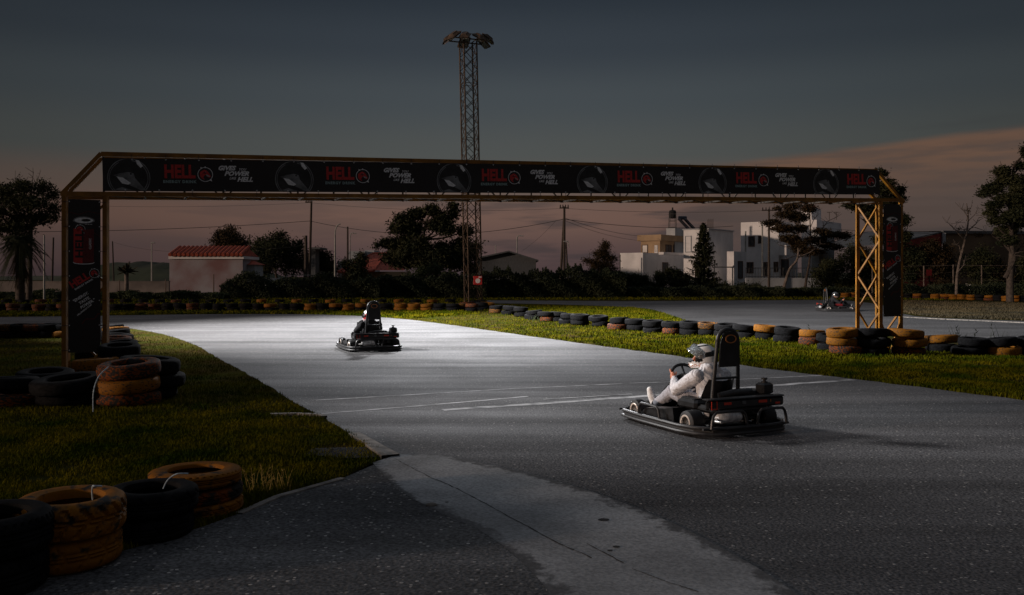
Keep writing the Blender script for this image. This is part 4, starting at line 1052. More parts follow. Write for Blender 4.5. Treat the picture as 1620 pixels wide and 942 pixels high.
    for s_ in (0, 1):
        for i in range(nv+1):
            ph = -R(52)+(R(90)+R(52))*i/nv
            for j in range(nu): vs.append(HR @ hp_(2*math.pi*j/nu, ph, 1-.10*s_))
    q = (nv+1)*nu
    def openp(i, j):
        ph = -52+142*(i+.5)/nv; th = ((360*(j+.5)/nu+180) % 360)-180
        return abs(th) < 62 and -14+abs(th)*.06 < ph < 27
    for i in range(nv):
        for j in range(nu):
            a, b = i*nu+j, i*nu+(j+1) % nu; c, d = a+nu, b+nu
            if openp(i, j): continue
            ph = -52+142*(i+.5)/nv; th = ((360*(j+.5)/nu+180) % 360)-180; at = abs(th)
            m = 0
            if 62 <= at < 90 and -16+abs(at-76)*.4 < ph < 34-abs(at-70)*.5: m = 1
            if 27 < ph < 38 and at < 80: m = 1
            if 55 < ph < 66 and at < 170: m = 1
            if at > 100 and 2 < ph < 8+at*.12: m = 1
            if at > 60 and -50 < ph < -44: m = 1
            if -34 < ph < -20 and 15 < at < 105 and math.sin(th*.35+ph*.6) > .15: m = 2
            if -44 < ph < -38 and at < 120: m = 3 if hel == 'white' else 1
            if at < 24 and ph < -16: m = 1
            if hel == 'red' and -22 < ph < 16 and 62 < at < 130: m = 4
            fs.append((a, b, d, c)); ms.append(m); fs.append((a+q, c+q, d+q, b+q)); ms.append(1)
            for (i2, j2, e) in ((i+1, j, (c, d)), (i-1, j, (b, a)), (i, (j+1) % nu, (d, b)), (i, (j-1) % nu, (a, c))):
                if (i2 < 0) or (0 <= i2 < nv and openp(i2, j2)): fs.append((e[0], e[0]+q, e[1]+q, e[1])); ms.append(1)
    o_ = len(hb_.v); hb_.v += [tuple(v) for v in vs]; hb_.f += fs; hb_.m += ms
    hel_o = hb_.build('helmet', [M['helmet_silver'] if hel == 'silver' else M['helmet_white'], M['helmet_black'], M['helmet_gold'] if hel != 'red' else M['red'], M['leaf_green'], M['red']], body, smooth=True, ang=R(35))
    # hinged visor
    vb = MB(); vs = []; n1, n2 = 24, 8; lift = R(42) if open_visor else 0
    VR = HR @ Matrix.Rotation(-lift, 4, 'Y')
    for s_ in (0, 1):
        for i in range(n2+1):
            ph = R(-9+34*i/n2)
            for j in range(n1+1):
                th = R(-84+168*j/n1); k_ = 1.06-.02*s_+(.05 if open_visor else 0)*math.cos(th)
                vs.append(VR @ hp_(th, ph, k_))
    q = (n2+1)*(n1+1); fs = []
    for i in range(n2):
        for j in range(n1):
            a = i*(n1+1)+j; fs += [(a, a+1, a+n1+2, a+n1+1), (a+q, a+n1+1+q, a+n1+2+q, a+1+q)]
    for j in range(n1): fs += [(j, j+q, j+1+q, j+1), (n2*(n1+1)+j, n2*(n1+1)+j+1, n2*(n1+1)+j+1+q, n2*(n1+1)+j+q)]
    vb.add(vs, fs); vb.build('visor', M['visor'] if open_visor else M['helmet_black'], hel_o, smooth=True)
    for s_ in (1, -1):
        mb = MB(); mb.lathe([(.001,.012),(.024,.010),(.028,0),(.028,-.01)], 18, M_=HR @ Matrix.Translation((.01,s_*.146,.02)) @ Matrix.Rotation(R(-90*s_), 4, 'X')); mb.build('hinge', M['chrome'], hel_o, smooth=True)
    return body

HEAD1 = R(115)
def place(o, px, py, rz, sc=1.0, z=0.0):
    g = G(px, py); o.location = (g.x, g.y, z); o.rotation_euler = (0, 0, rz); o.scale = (sc, sc, sc)
kart = make_kart(); place(kart, 1108, 672, HEAD1); 
lab(kart, 'black rental kart nearest the camera, carrying the driver in grey', 'go-kart', 'karts on the track')
kart2 = copy_tree(kart); place(kart2, 583, 552.5, R(113)); lab(kart2, 'black kart at left centre carrying the driver in black')
kart3 = copy_tree(kart); place(kart3, 1323, 492.5, R(-4)); lab(kart3, 'small far black kart with red panels seen through the right gantry tower')
d1 = make_driver([M['hoodie'], M['trousers'], M['shoe'], M['skin'], M['balaclava']], look=R(50), voxel=.0055)
place(d1, 1108, 672, HEAD1); lab(d1, 'person in grey hoodie and open white helmet driving the nearest kart', 'person', 'kart drivers')
d2 = make_driver([M['blackcloth'], M['blackcloth'], M['black_plastic'], M['blackcloth'], M['balaclava']], look=R(30), voxel=.009, open_visor=False, hel='red')
place(d2, 583, 552.5, R(113)); lab(d2, 'person in black with white and red helmet driving the left kart', 'person', 'kart drivers')
d3 = make_driver([M['blackcloth'], M['blackcloth'], M['black_plastic'], M['skin'], M['balaclava']], look=R(-35), voxel=.010, open_visor=False, hel='silver')
place(d3, 1323, 492.5, R(-4)); lab(d3, 'person in dark clothes and silver helmet driving the small far kart', 'person', 'kart drivers')
mb = MB(); mb.box((.0,-.40,.32), (.42,.10,.12), bev=.03); o = mb.build('side_panel', M['darkred'], kart3)
mb = MB(); mb.box((-.62,.0,.62), (.02,.02,.9), bev=.004); mb.build('flag_pole', M['black_tube'], kart3)

# ------------------------------------------------------------------ buildings beyond the hedge
def ray_hit(px, o, d):          # ground-plan hit of the sight line of a picture column with a wall line
    u = (px-CX)/F; t = (u*o.y-o.x)/(d.x-u*d.y); return t
def zat(py, y): return CH+(HOR-py)/F*y
class Block:
    """upright block seen on its near corner: pa-pc is its left wall, pc-pb its right wall"""
    def __init__(s, pa, pc, pb, D, th=38, thr=None):
        s.c = Vector(((pc-CX)/F*D, D, 0)); s.dl = Vector((-math.cos(R(th)), math.sin(R(th)), 0)); t2 = 90-th if thr is None else thr
        s.dr = Vector((math.cos(R(t2)), math.sin(R(t2)), 0)); s.D = D
        s.L = ray_hit(pa, s.c, s.dl); s.R = ray_hit(pb, s.c, s.dr)
    def mesh(s, mb, z0, z1, over=0.0, m=None):
        c = s.c-(s.dl+s.dr)*over; a = c+s.dl*(s.L+2*over); b = c+s.dr*(s.R+2*over); d = a+s.dr*(s.R+2*over)
        P = [c, b, d, a]; mb.add([(p.x, p.y, z0) for p in P]+[(p.x, p.y, z1) for p in P], [(3,2,1,0),(4,5,6,7),(0,1,5,4),(1,2,6,5),(2,3,7,6),(3,0,4,7)], m)
    def win(s, root, side, x0, x1, y0, y1, name='window', pm=None, fm=None, w=.10):
        d = s.dl if side == 'l' else s.dr; n = Vector((d.y, -d.x, 0)); n = n if n.y < 0 else -n
        t0, t1 = ray_hit(x0, s.c, d), ray_hit(x1, s.c, d); p0, p1 = s.c+d*t0, s.c+d*t1; ym = (p0.y+p1.y)/2
        z0, z1 = zat(y1, ym), zat(y0, ym); mb = MB()
        for a, b in ((p0, p1),):
            for zz in (z0, z1): mb.bar(a+up*zz+n*.02, b+up*zz+n*.02, w)
        for p in (p0, p1): mb.bar(p+up*(z0-w/2)+n*.02, p+up*(z1+w/2)+n*.02, w)
        if abs(t1-t0) > .8 and name == 'window': pm_ = (p0+p1)/2; mb.bar(pm_+up*z0+n*.02, pm_+up*z1+n*.02, w*.6)
        f = mb.build(name, fm or M['frame_brown'], root)
        g = MB(); q0, q1 = p0+n*.025, p1+n*.025; g.add([(q0.x,q0.y,z0),(q1.x,q1.y,z0),(q1.x,q1.y,z1),(q0.x,q0.y,z1)]+[(q0.x-n.x*.03,q0.y-n.y*.03,z) for z in (z0, z1)], [(0,1,2,3)])
        g.build('pane' if name == 'window' else 'leaf_panel', pm or M['pane'], f)
def part(name, m, root, fn_):
    mb = MB(); fn_(mb); return mb.build(name, m, root)
# low villa with the beige upper storey
v = empty('villa', ((1060-CX)/F*112, 112, 0), 0, 'low white villa with beige upper storey, roof water tank and solar panels', 'house')
def vb_(name, m, fn_): o = part(name, m, v, fn_); o.location = -v.location; return o
B1 = Block(981, 1017, 1096, 108); vb_('wall', M['plaster'], lambda q: B1.mesh(q, 0, zat(400, 108)))
B2 = Block(1014, 1044, 1084, 113); vb_('upper_wall', M['plaster_beige'], lambda q: B2.mesh(q, 3, zat(381, 113)))
vb_('roof_slab', M['plaster_beige'], lambda q: B2.mesh(q, zat(381, 113), zat(371.5, 113), .35))
B2b = Block(1054, 1068, 1100, 116); vb_('stair_tower', M['plaster_grey'], lambda q: B2b.mesh(q, 3, zat(361, 116)))
BC = Block(1042, 1050, 1096, 106.5); vb_('balcony_slab', M['plaster'], lambda q: BC.mesh(q, zat(403, 106.5), zat(399, 106.5)))
def legs(q):
    c = W(1064, 361, 115)
    for dx in (-.45, .45):
        for dy in (-.45, .45): q.bar(c+Vector((dx, dy, 0)), c+Vector((dx*.8, dy*.8, 1.9)), .07)
    for zz in (.1, .9, 1.8): q.bar(c+Vector((-.45,-.45,zz)), c+Vector((.45,-.45,zz)), .05); q.bar(c+Vector((-.45,.45,zz)), c+Vector((.45,.45,zz)), .05)
vb_('tank_stand', M['steel'], legs)
def tank(q): c = W(1064, 339.5, 115); q.lathe([(.001,-.55),(.40,-.5),(.48,-.3),(.48,.3),(.40,.5),(.10,.6),(.10,.9),(.001,.9)], 18, M_=Matrix.Translation(c))
vb_('water_tank', M['dark'], tank)
def solar(q):
    for x in (1079, 1088): c = W(x, 353, 114); rot = Matrix.Rotation(R(30), 3, 'Z') @ Matrix.Rotation(R(38), 3, 'Y'); q.box(c+Vector((.2,0,-.1)), (1.9,.62,.08), rot)
    c = W(1080, 345, 114); q.tube([c+Vector((-.5,0,0)), c+Vector((.5,.2,0))], .24, 12)
vb_('solar_heater', M['solar'], solar)
off = [ch for ch in ()]
vroot = empty('x'); 
def bwin(root, blk, *a, **k):
    before = set(bpy.data.objects); blk.win(root, *a, **k)
    for o in set(bpy.data.objects)-before:
        if o.parent == root: o.location = -root.location
bpy.data.objects.remove(vroot)
bwin(v, B1, 'r', 1048, 1056.5, 416, 442, pm=M['barn']); bwin(v, B2, 'l', 1016, 1024.5, 388, 400); bwin(v, B2, 'l', 1036, 1040, 389, 400, fm=M['plaster'])
bwin(v, B2, 'r', 1053, 1062, 388, 401); bwin(v, B2, 'r', 1065, 1074, 388, 401); bwin(v, B2, 'r', 1075.5, 1081, 388, 401)
def rail(q):
    p = [W(981, 447, 107), W(981, 403, 107)]; q.bar(p[0], p[1], .12)
vb_('porch_post', M['steel'], rail)
# tall white block
h2 = empty('white_house', ((1120-CX)/F*110, 110, 0), 0, 'plain white block house behind the spruce with rebar rods on its roof', 'house')
B3 = Block(1081.5, 1120.5, 1160, 106.5); o = part('wall', M['plaster'], h2, lambda q: B3.mesh(q, 0, zat(363, 106.5))); o.location = -h2.location
o = part('roof_slab', M['plaster_grey'], h2, lambda q: B3.mesh(q, zat(363, 106.5), zat(361.5, 106.5), .12)); o.location = -h2.location
B4 = Block(1150, 1161, 1181, 104.5); o = part('annex_wall', M['plaster'], h2, lambda q: B4.mesh(q, 0, zat(398, 104.5))); o.location = -h2.location
bwin(h2, B4, 'r', 1167.5, 1174.5, 414, 440, 'door', pm=M['barn']); bwin(h2, B3, 'l', 1084.5, 1093.5, 374, 399, fm=M['plaster_grey'], pm=M['plaster'])
def rods(q):
    for i in range(6):
        for D_ in (112,): c = W(1119.5+i*1.7, 362, D_); q.tube([c, c+up*(1.15+.1*(i % 2))], .03, 4)
o = part('rebar', M['pole'], h2, rods); o.location = -h2.location
bwin(h2, B3, 'l', 1100, 1110, 418, 441, pm=M['pane']) 
# carport frame
cp = MB()
for x in (1130, 1159): cp.bar(W(x, 423, 100), Vector((W(x, 423, 100).x, 100, 0)), .12)
cp.bar(W(1128, 423, 100), W(1160, 423, 100), .14); cp.bar(W(1160, 423, 100), W(1161, 421, 103), .14)
o = cp.build('carport_frame', M['barn']); lab(o, 'thin dark carport frame before the plain white block house', 'carport')
# pink lit two storey house
h3 = empty('apartment_house', ((1235-CX)/F*118, 118, 0), 0, 'two storey pale house with brown framed windows and balconies behind the pines', 'house')
def hb3(name, m, fn_): o = part(name, m, h3, fn_); o.location = -h3.location; return o
B5 = Block(1172, 1232, 1262, 112); hb3('wall', M['plaster'], lambda q: B5.mesh(q, 0, zat(350, 112)))
B6 = Block(1268, 1284, 1299, 116); hb3('stair_tower', M['plaster'], lambda q: B6.mesh(q, 0, zat(329, 116)))
B6r = Block(1266, 1279, 1300, 115.6); hb3('roof', M['tile'], lambda q: q.add([tuple(B6r.c+up*zat(329,115)), tuple(B6r.c+B6r.dr*(B6r.R*.95)+up*zat(329,115)), tuple(B6r.c+B6r.dl*B6r.L+B6r.dr*B6r.R+up*zat(329,115)), tuple(B6r.c+B6r.dl*B6r.L+up*zat(329,115)), tuple(B6r.c+(B6r.dl*B6r.L+B6r.dr*B6r.R)*.4+up*zat(319,115))], [(0,1,4),(1,2,4),(2,3,4),(3,0,4),(3,2,1,0)]))
B7 = Block(1280, 1292, 1331, 111); hb3('balcony', M['plaster'], lambda q: B7.mesh(q, zat(363.5, 111), zat(348, 111)))
B7b = Block(1284, 1296, 1320, 113); hb3('back_wall', M['plaster_grey'], lambda q: B7b.mesh(q, 0, zat(363, 113)))
B8 = Block(1232.5, 1244, 1254, 110.5); hb3('balcony', M['plaster'], lambda q: B8.mesh(q, zat(404, 110.5), zat(388, 110.5)))
bwin(h3, B5, 'l', 1184.5, 1193.5, 374.5, 390); bwin(h3, B5, 'l', 1200, 1204.8, 374, 385); bwin(h3, B5, 'l', 1181.5, 1191.5, 415.5, 432)
bwin(h3, B5, 'l', 1208.5, 1216, 415.5, 436, 'door'); bwin(h3, B5, 'l', 1224.5, 1230.5, 415, 430); bwin(h3, B7b, 'r', 1300, 1305, 372, 386)
bwin(h3, B5, 'r', 1236, 1247, 411, 436, 'door')
def pipes(q):
    for x, y in ((1206, 350), (1179.5, 366)): c = W(x, y, 109.5); q.tube([(c.x, c.y, 0), c], .10, 6)
hb3('drain_pipe', M['pole_metal'], pipes)
def ant(q):
    for x in (1312, 1323): c = W(x, 348, 112); q.tube([c, c+up*.95], .04, 4); q.bar(c+up*.95-Vector((.3,0,0)), c+up*.95+Vector((.3,0,0)), .06)
hb3('roof_post', M['pole'], ant)
lw = MB(); a, b = W(1180, 440, 99), W(1300, 441, 99); lw.add([(a.x,99,0),(b.x,99,0),(b.x,99,zat(440,99)),(a.x,99,zat(440,99)),(a.x,99.3,0),(b.x,99.3,0),(b.x,99.3,zat(440,99)),(a.x,99.3,zat(440,99))], [(0,1,2,3),(7,6,5,4),(3,2,6,7),(0,3,7,4),(1,5,6,2)])
o = lw.build('garden_wall', M['plaster_grey']); lab(o, 'low pale garden wall before the two storey house', 'wall')
o = lw  # fence on it
fw = MB()
for i in range(25): c = W(1180+i*4.9, 440, 99); fw.tube([c, c+up*1.15], .025, 4)
for zz in (.15, 1.1): fw.tube([a+up*0+Vector((0,0,-a.z+zat(440,99)+zz)), b+Vector((0,0,-b.z+zat(440,99)+zz))], .03, 4)
o = fw.build('railing_fence', M['wire']); lab(o, 'dark metal railing on the low wall before the two storey house', 'fence')
# red and brown shed at the right
rs = empty('warehouse', ((1500-CX)/F*95, 95, 0), 0, 'long warehouse with red front and brown side behind the right trees', 'warehouse')
a, b, c_ = W(1415, 385, 88), W(1490, 369, 95), W(1760, 371, 104)
def wall(p, q_, m, nm, z0=0.0):
    mb = MB(); e = Vector((.1,.3,0)); mb.add([(p.x,p.y,z0),(q_.x,q_.y,z0),tuple(q_),tuple(p),(p.x+e.x,p.y+e.y,z0),(q_.x+e.x,q_.y+e.y,z0),tuple(q_+e),tuple(p+e)], [(0,1,2,3),(7,6,5,4),(3,2,6,7),(0,3,7,4),(1,5,6,2)])
    o = mb.build(nm, m, rs); o.location = -rs.location
wall(a, b, M['redclad'], 'red_wall'); wall(b+Vector((.12,0,0)), c_, M['brownclad'], 'brown_wall')
mb = MB(); mb.bar(b+up*.1+Vector((0,-.1,0)), c_+up*.1, .30); mb.bar(a+up*.05, b+up*.1, .12); o = mb.build('roof_edge', M['barn'], rs); o.location = -rs.location
mb = MB(); mb.add([tuple(b+up*.2), tuple(c_+up*.2), tuple(c_+Vector((0,22,1.2))), tuple(b+Vector((0,22,1.2)))], [(0,1,2,3)]); mb.add([tuple(a), tuple(b+up*.1), tuple(b+Vector((0,22,1.2))), tuple(a+Vector((0,25,0)))], [(0,1,2,3)]); o = mb.build('roof', M['barn'], rs); o.location = -rs.location
mb = MB(); mb.bar(b+Vector((.1,-.15,0)), Vector((b.x+.1, b.y-.15, zat(386, 95))), .35); o = mb.build('corner_panel', M['plaster_grey'], rs); o.location = -rs.location
mb = MB(); p = W(1514, 369, 100); mb.box(p, (7, 2, .35)); o = mb.build('roof_vent', M['barn'], rs); o.location = -rs.location
# left pink outbuilding with the tiled roof
ob = empty('outbuilding', ((324-CX)/F*88, 88, 0), 0, 'small stained pink outbuilding with a red tiled roof and white fascia', 'outbuilding')
def obp(name, m, fn_): o = part(name, m, ob, fn_); o.location = -ob.location; return o
def bxp(q, x0, x1, y0, y1, D, dep): 
    a, b = W(x0, y1, D), W(x1, y0, D); q.box(((a.x+b.x)/2, D+dep/2, (max(0,a.z)+b.z)/2), (b.x-a.x, dep, b.z-max(0,a.z)))
obp('wall', M['plaster_pink'], lambda q: bxp(q, 268, 384, 410, 480, 88, 5)); obp('fascia', M['plaster'], lambda q: bxp(q, 266.5, 385.5, 405.5, 410, 87.8, 5.4))
def roof_(q):
    x0, x1 = W(266, 400, 87.7).x, W(385, 400, 87.7).x; n = 17; za, zb = zat(405, 87.7), zat(392.5, 90)
    for i in range(n):
        xa = x0+(x1-x0)*i/n; w_ = (x1-x0)/n; e = .25 if i == n-1 else 0
        q.tube([(xa+w_/2, 87.55, za+.10), (xa+w_/2, 90.3, zb+.10)], w_*.42, 7, caps=True)
    q.add([(x0,87.6,za),(x1,87.6,za),(x1-.3,90.3,zb),(x0,90.3,zb),(x0,93,za),(x1,93,za)], [(0,1,2,3),(3,2,5,4),(0,3,4),(1,5,2)])
obp('tiled_roof', M['tile'], roof_)
obp('annex', M['plaster_grey'], lambda q: bxp(q, 385.8, 403, 419, 480, 89.5, 3))
def r2(q):
    a, b = W(383, 419, 89.2), W(404, 419, 89.2); q.add([(a.x,89.2,a.z),(b.x,89.2,b.z),(b.x-.4,91,b.z+.25),(a.x,91,a.z+.65),(a.x,93,a.z),(b.x,93,b.z)], [(0,1,2,3),(3,2,5,4),(1,5,2),(0,3,4)])
obp('annex_roof', M['tile'], r2)
# boundary walls
def bwall(x0, x1, yt, D, m, label, th=.25):
    a, b = W(x0, yt, D), W(x1, yt, D); mb = MB(); mb.box(((a.x+b.x)/2, D, a.z/2), (b.x-a.x, th, a.z)); mb.box(((a.x+b.x)/2, D, a.z+.03), (b.x-a.x+.1, th+.08, .06)); o = mb.build('boundary_wall', m); lab(o, label, 'wall'); return o
bwall(-60, 268, 446, 84, M['wall_block'], 'long low blockwork wall left of the pink outbuilding')
bwall(384, 455, 441, 96, M['plaster'], 'thin pale wall right of the pink outbuilding')
# hedge-side roof house
rh = empty('roofed_house', ((590-CX)/F*100, 100, 0), 0, 'low house with a sloping red tiled roof left of the big tree', 'house')
def rhp(name, m, fn_): o = part(name, m, rh, fn_); o.location = -rh.location; return o
def rr3(q):
    A_, B_, C_, D_ = W(535, 430, 96), W(590, 401, 103), W(612, 401, 103), W(592, 428, 96); q.add([tuple(A_), tuple(D_), tuple(C_), tuple(B_)], [(0,1,2,3)])
    q.add([tuple(p-up*.18) for p in (A_, D_, C_, B_)], [(3,2,1,0)]); q.add([tuple(A_), tuple(D_), tuple(D_-up*.18), tuple(A_-up*.18)], [(0,1,2,3)])
    q.tube([B_, C_], .12, 6); q.tube([A_, B_], .12, 6); q.tube([D_, C_], .12, 6)
    q.add([tuple(C_), tuple(D_), tuple(W(640, 428, 98)), tuple(W(640, 404, 103))], [(0,1,2,3)])
rhp('roof', M['tile'], rr3)
rhp('wall', M['plaster_beige'], lambda q: bxp(q, 541, 640, 430, 480, 97, 6))
mb = MB(); bxp(mb, 552, 577, 397.5, 440, 112, 8); bxp(mb, 577, 592, 396, 440, 116, 5); o = mb.build('grey_building', M['plaster_grey']); lab(o, 'pale grey flat roofed building behind the red tiled roof', 'building')
mb = MB(); bxp(mb, 534.5, 553, 413.5, 440, 103, .3); o = mb.build('block_wall', M['plaster_grey']); lab(o, 'small pale block wall left of the red tiled roof', 'wall')
mb = MB(); bxp(mb, 490, 506, 391.5, 394.5, 98, 4); bxp(mb, 492, 499, 394.5, 440, 98.6, 2); o = mb.build('hut', M['barn']); lab(o, 'small grey flat roofed hut behind the left trees', 'hut')
# barn
bn = empty('barn', ((805-CX)/F*96, 96, 0), 0, 'dark corrugated barn with a low gable right of the light mast', 'barn')
def brn(q):
    a, b, t_ = W(752, 408, 94), W(848, 410.5, 94), W(805, 398, 94)
    q.add([(a.x,94,0),(b.x,94,0),(b.x,94,b.z),(t_.x,94,t_.z),(a.x,94,a.z)], [(0,1,2,3,4)]); q.add([(a.x,108,0),(b.x,108,0),(b.x,108,b.z),(t_.x,108,t_.z),(a.x,108,a.z)], [(4,3,2,1,0)])
    q.add([(a.x,94,0),(a.x,94,a.z),(a.x,108,a.z),(a.x,108,0)], [(0,1,2,3)]); q.add([(b.x,94,0),(b.x,94,b.z),(b.x,108,b.z),(b.x,108,0)], [(3,2,1,0)])
o = part('wall', M['barn'], bn, brn); o.location = -bn.location
def brr(q):
    a, b, t_ = W(748, 409, 93.6), W(852, 411.5, 93.6), W(805, 398, 93.6)
    for p in (a, b):
        v_ = [Vector((p.x, 93.5, p.z)), Vector((t_.x, 93.5, t_.z+.08)), Vector((t_.x, 108.5, t_.z+.08)), Vector((p.x, 108.5, p.z))]
        q.add([tuple(x) for x in v_]+[tuple(x-up*.15) for x in v_], [(0,1,2,3),(7,6,5,4),(0,4,5,1),(1,5,6,2),(2,6,7,3),(3,7,4,0)])
o = part('roof', M['barn'], bn, brr); o.location = -bn.location
# parked car behind the hedge
car = empty('parked_car', W(912, 452, 90)*1.0, R(8), 'small silver car parked behind the hedge left of the broad conifer', 'car'); car.location.z = 0.25
mb = MB(); prof = [(-1.9,.30),(-1.95,.75),(-1.65,1.0),(-1.15,1.42),(.25,1.45),(.85,1.02),(1.7,.88),(1.9,.62),(1.9,.30)]
mb.prism(prof, (0,-.8,0), (1,0,0), (0,0,1), (0,1,0), 1.6); mb.build('body', M['car'], car)
mb = MB()
for yy in (-.805, .785): mb.prism([(-1.2,1.0),(-.95,1.32),(.18,1.36),(.62,1.02)], (0,yy,0), (1,0,0), (0,0,1), (0,1,0), .02)
mb.build('side_window', M['pane'], car)
for x in (-1.2, 1.2):
    for yy in (-.75, .75): mb = MB(); mb.lathe([(.001,-.1),(.30,-.1),(.32,0),(.30,.1),(.001,.1)], 18, M_=Matrix.Translation((x,yy,.32)) @ Matrix.Rotation(R(90), 4, 'X')); mb.build('wheel', M['black_matt'], car, smooth=True)
# overturned pale boat hull / slab among the right trees
pb = empty('dinghy', (W(1566, 445, 86).x, 86, 0), R(4), 'long pale boat hull lying on the ground under the right pines', 'boat')
mb = MB(); vs = []; st = [(-2.0,.75,.30,1.0),(-1.0,.85,.22,.95),(.6,.80,.22,1.0),(1.6,.45,.35,1.12),(2.15,.05,.8,1.22)]
for x, hw, zb, zt in st: vs += [(x,-hw,zt),(x,-hw*.7,(zb+zt)/2),(x,0,zb),(x,hw*.7,(zb+zt)/2),(x,hw,zt)]
mb.add(vs, [(i*5+j, i*5+j+1, (i+1)*5+j+1, (i+1)*5+j) for i in range(4) for j in range(4)]+[(0,1,2,3,4)]); mb.build('hull', M['plaster'], pb, smooth=True)
mb = MB(); mb.add([(x*.97, s_*hw*.93, zt-.05) for x, hw, zb, zt in st for s_ in (-1, 1)], [(2*i,2*i+2,2*i+3,2*i+1) for i in range(4)]); mb.build('deck', M['plaster_beige'], pb)

# ------------------------------------------------------------------ poles, wires, lamps
def pole(px, yt, yb, D, r, name, label, cat, m=None, lean=0.0, extra=None, group=None):
    rt = empty(name, ((px-CX)/F*D, D, 0), 0, label, cat, group); h = zat(yt, D)
    mb = MB(); mb.tube([(0,0,-.1), (lean, 0, h)], [r*1.15, r*.8], 8); mb.build('shaft', m or M['pole'], rt, smooth=True)
    if extra: extra(rt, h)
    return Vector(rt.location)+Vector((lean, 0, h))
def crossarm(w, k, dz=-.15):
    def f(rt, h):
        mb = MB(); mb.bar((-w/2, -.12, h+dz), (w/2, -.12, h+dz), .12); mb.build('crossarm', M['pole'], rt)
        for i in range(k):
            q = MB(); x = -w/2+.08+(w-.16)*i/max(1, k-1); q.lathe([(.001,.02),(.05,.03),(.07,.12),(.04,.16),(.06,.2),(.03,.3),(.001,.32)], 8, M_=Matrix.Translation((x,-.12,h+dz+.03))); q.build('insulator', M['dark'], rt)
    return f
def lamp_head(dx, dz=0.0, lit=False):
    def f(rt, h):
        mb = MB(); mb.tube(spline([(0,0,h-.5), (dx*.15,0,h), (dx*.6,0,h+.15+dz), (dx,0,h+.12+dz)]), .045, 6); mb.build('arm', M['pole_metal'], rt)
        mb = MB(); mb.box((dx*1.15,0,h+.10+dz), (.45,.18,.10), bev=.03); mb.build('lamp_head', M['pole_metal'], rt)
    return f
P490 = pole(489, 318, 440, 95, .14, 'utility_pole', 'tall wooden utility pole with a three way crossarm above the left trees', 'utility pole', extra=crossarm(.75, 3), lean=.25)
P892 = pole(892.5, 327, 430, 90, .14, 'utility_pole', 'braced wooden utility pole in the gap between barn and villa', 'utility pole', extra=crossarm(.95, 4), lean=.02)
pole(885.5, 345, 430, 90.4, .12, 'brace_pole', 'slanted brace leaning on the utility pole beside the barn', 'pole', lean=.42)
P1216 = pole(1216.5, 331, 440, 98, .13, 'utility_pole', 'wooden utility pole with a wide crossarm before the two storey house', 'utility pole', extra=crossarm(1.6, 5))
pole(530, 372, 440, 88, .09, 'street_lamp', 'grey curved street lamp left of the red tiled roof', 'street lamp', M['pole_metal'], extra=lambda rt, h: (lambda mb: (mb.tube(spline([(0,0,h),(.05,0,h+.5),(.25,0,h+.95),(.55,0,h+1.1)]), .06, 6), mb.build('arm', M['pole_metal'], rt)))(MB()))
pole(550, 359, 432, 95, .11, 'pole', 'bare dark pole between two street lamps left of the big tree', 'pole')
pole(554, 371, 432, 100, .06, 'street_lamp', 'small street lamp with a short arm beside the bare dark pole', 'street lamp', M['pole_metal'], extra=lamp_head(.4))
pole(240, 386, 448, 92, .07, 'street_lamp', 'pale street lamp post left of the pink outbuilding', 'street lamp', M['pole_metal'], extra=lamp_head(.12))
pole(180.5, 382, 440, 110, .10, 'pole', 'dark wire pole beyond the wall near the left gantry tower', 'pole', lean=-.2)
pole(70, 372, 480, 60, .06, 'pole', 'slim grey pole in front of the left palm', 'pole', M['pole_metal'])
pole(82, 376, 450, 85, .10, 'pole', 'dark pole behind the left palm beside the gantry', 'pole', lean=.15)
pole(818, 375, 420, 98, .07, 'street_lamp', 'small street lamp rising behind the barn roof', 'street lamp', M['pole_metal'], extra=lamp_head(.45))
pole(899.5, 384, 435, 88, .09, 'street_lamp', 'leaning street lamp just right of the braced utility pole', 'street lamp', lean=-.25, extra=lamp_head(-.25))
pole(784, 388, 400, 100, .06, 'pole', 'short mast on the barn ridge', 'pole', M['pole_metal'])
pole(395, 371, 440, 100, .10, 'chimney_pipe', 'short dark pipe rising from the left trees', 'pipe'); pole(484, 373, 440, 97, .20, 'post', 'thick grey post beside the tall left utility pole', 'post', M['pole'])
pole(480.5, 390, 432, 92, .04, 'pole', 'thin pole left of the tall utility pole', 'pole')
def wire(a, b, sag, label, r=.028):
    mb = MB(); pts = [a.lerp(b, t/14)-up*(sag*4*(t/14)*(1-t/14)) for t in range(15)]; mb.tube(pts, r, 5); o = mb.build('overhead_wire', M['wire'], smooth=True); lab(o, label, 'wire')
q490 = W(490, 350, 95); q892 = W(892, 347, 90); q1216 = W(1216, 352, 98)
wire(W(-120, 366, 85), q490, .45, 'low thick wire running left from the tall left utility pole'); wire(q490, q892, 1.5, 'thick wire between the tall left pole and the braced pole')
wire(q892, W(1160, 358, 105), .5, 'thick wire from the braced pole to the white block house'); wire(W(490, 321, 95), W(892, 330, 90), .5, 'thin upper wire between left pole and braced pole', .014)
wire(W(892, 330, 90), W(1216, 333, 98), .3, 'thin upper wire from the braced pole to the right pole', .016); wire(W(893, 345, 90), W(1014, 374, 112), .3, 'service wire sloping from the braced pole to the villa roof', .022)
wire(W(893, 349, 90), W(1013, 381, 112), .35, 'lower service wire from the braced pole to the villa', .018); wire(W(1216, 352, 98), W(1500, 370, 95), .3, 'wire from the right pole to the warehouse', .02)
wire(W(-60, 316, 95), W(490, 321, 95), .6, 'thin upper wire running left from the tall left pole', .012); wire(W(181, 384, 110), W(268, 398, 90), .2, 'thin wire from the wire pole to the pink outbuilding', .014)
wire(W(415, 394, 92), W(480, 388, 92), .1, 'thin wire through the left trees', .014); wire(W(880, 349, 90), W(825, 398, 98), .2, 'thin wire from the braced pole down to the barn', .010)
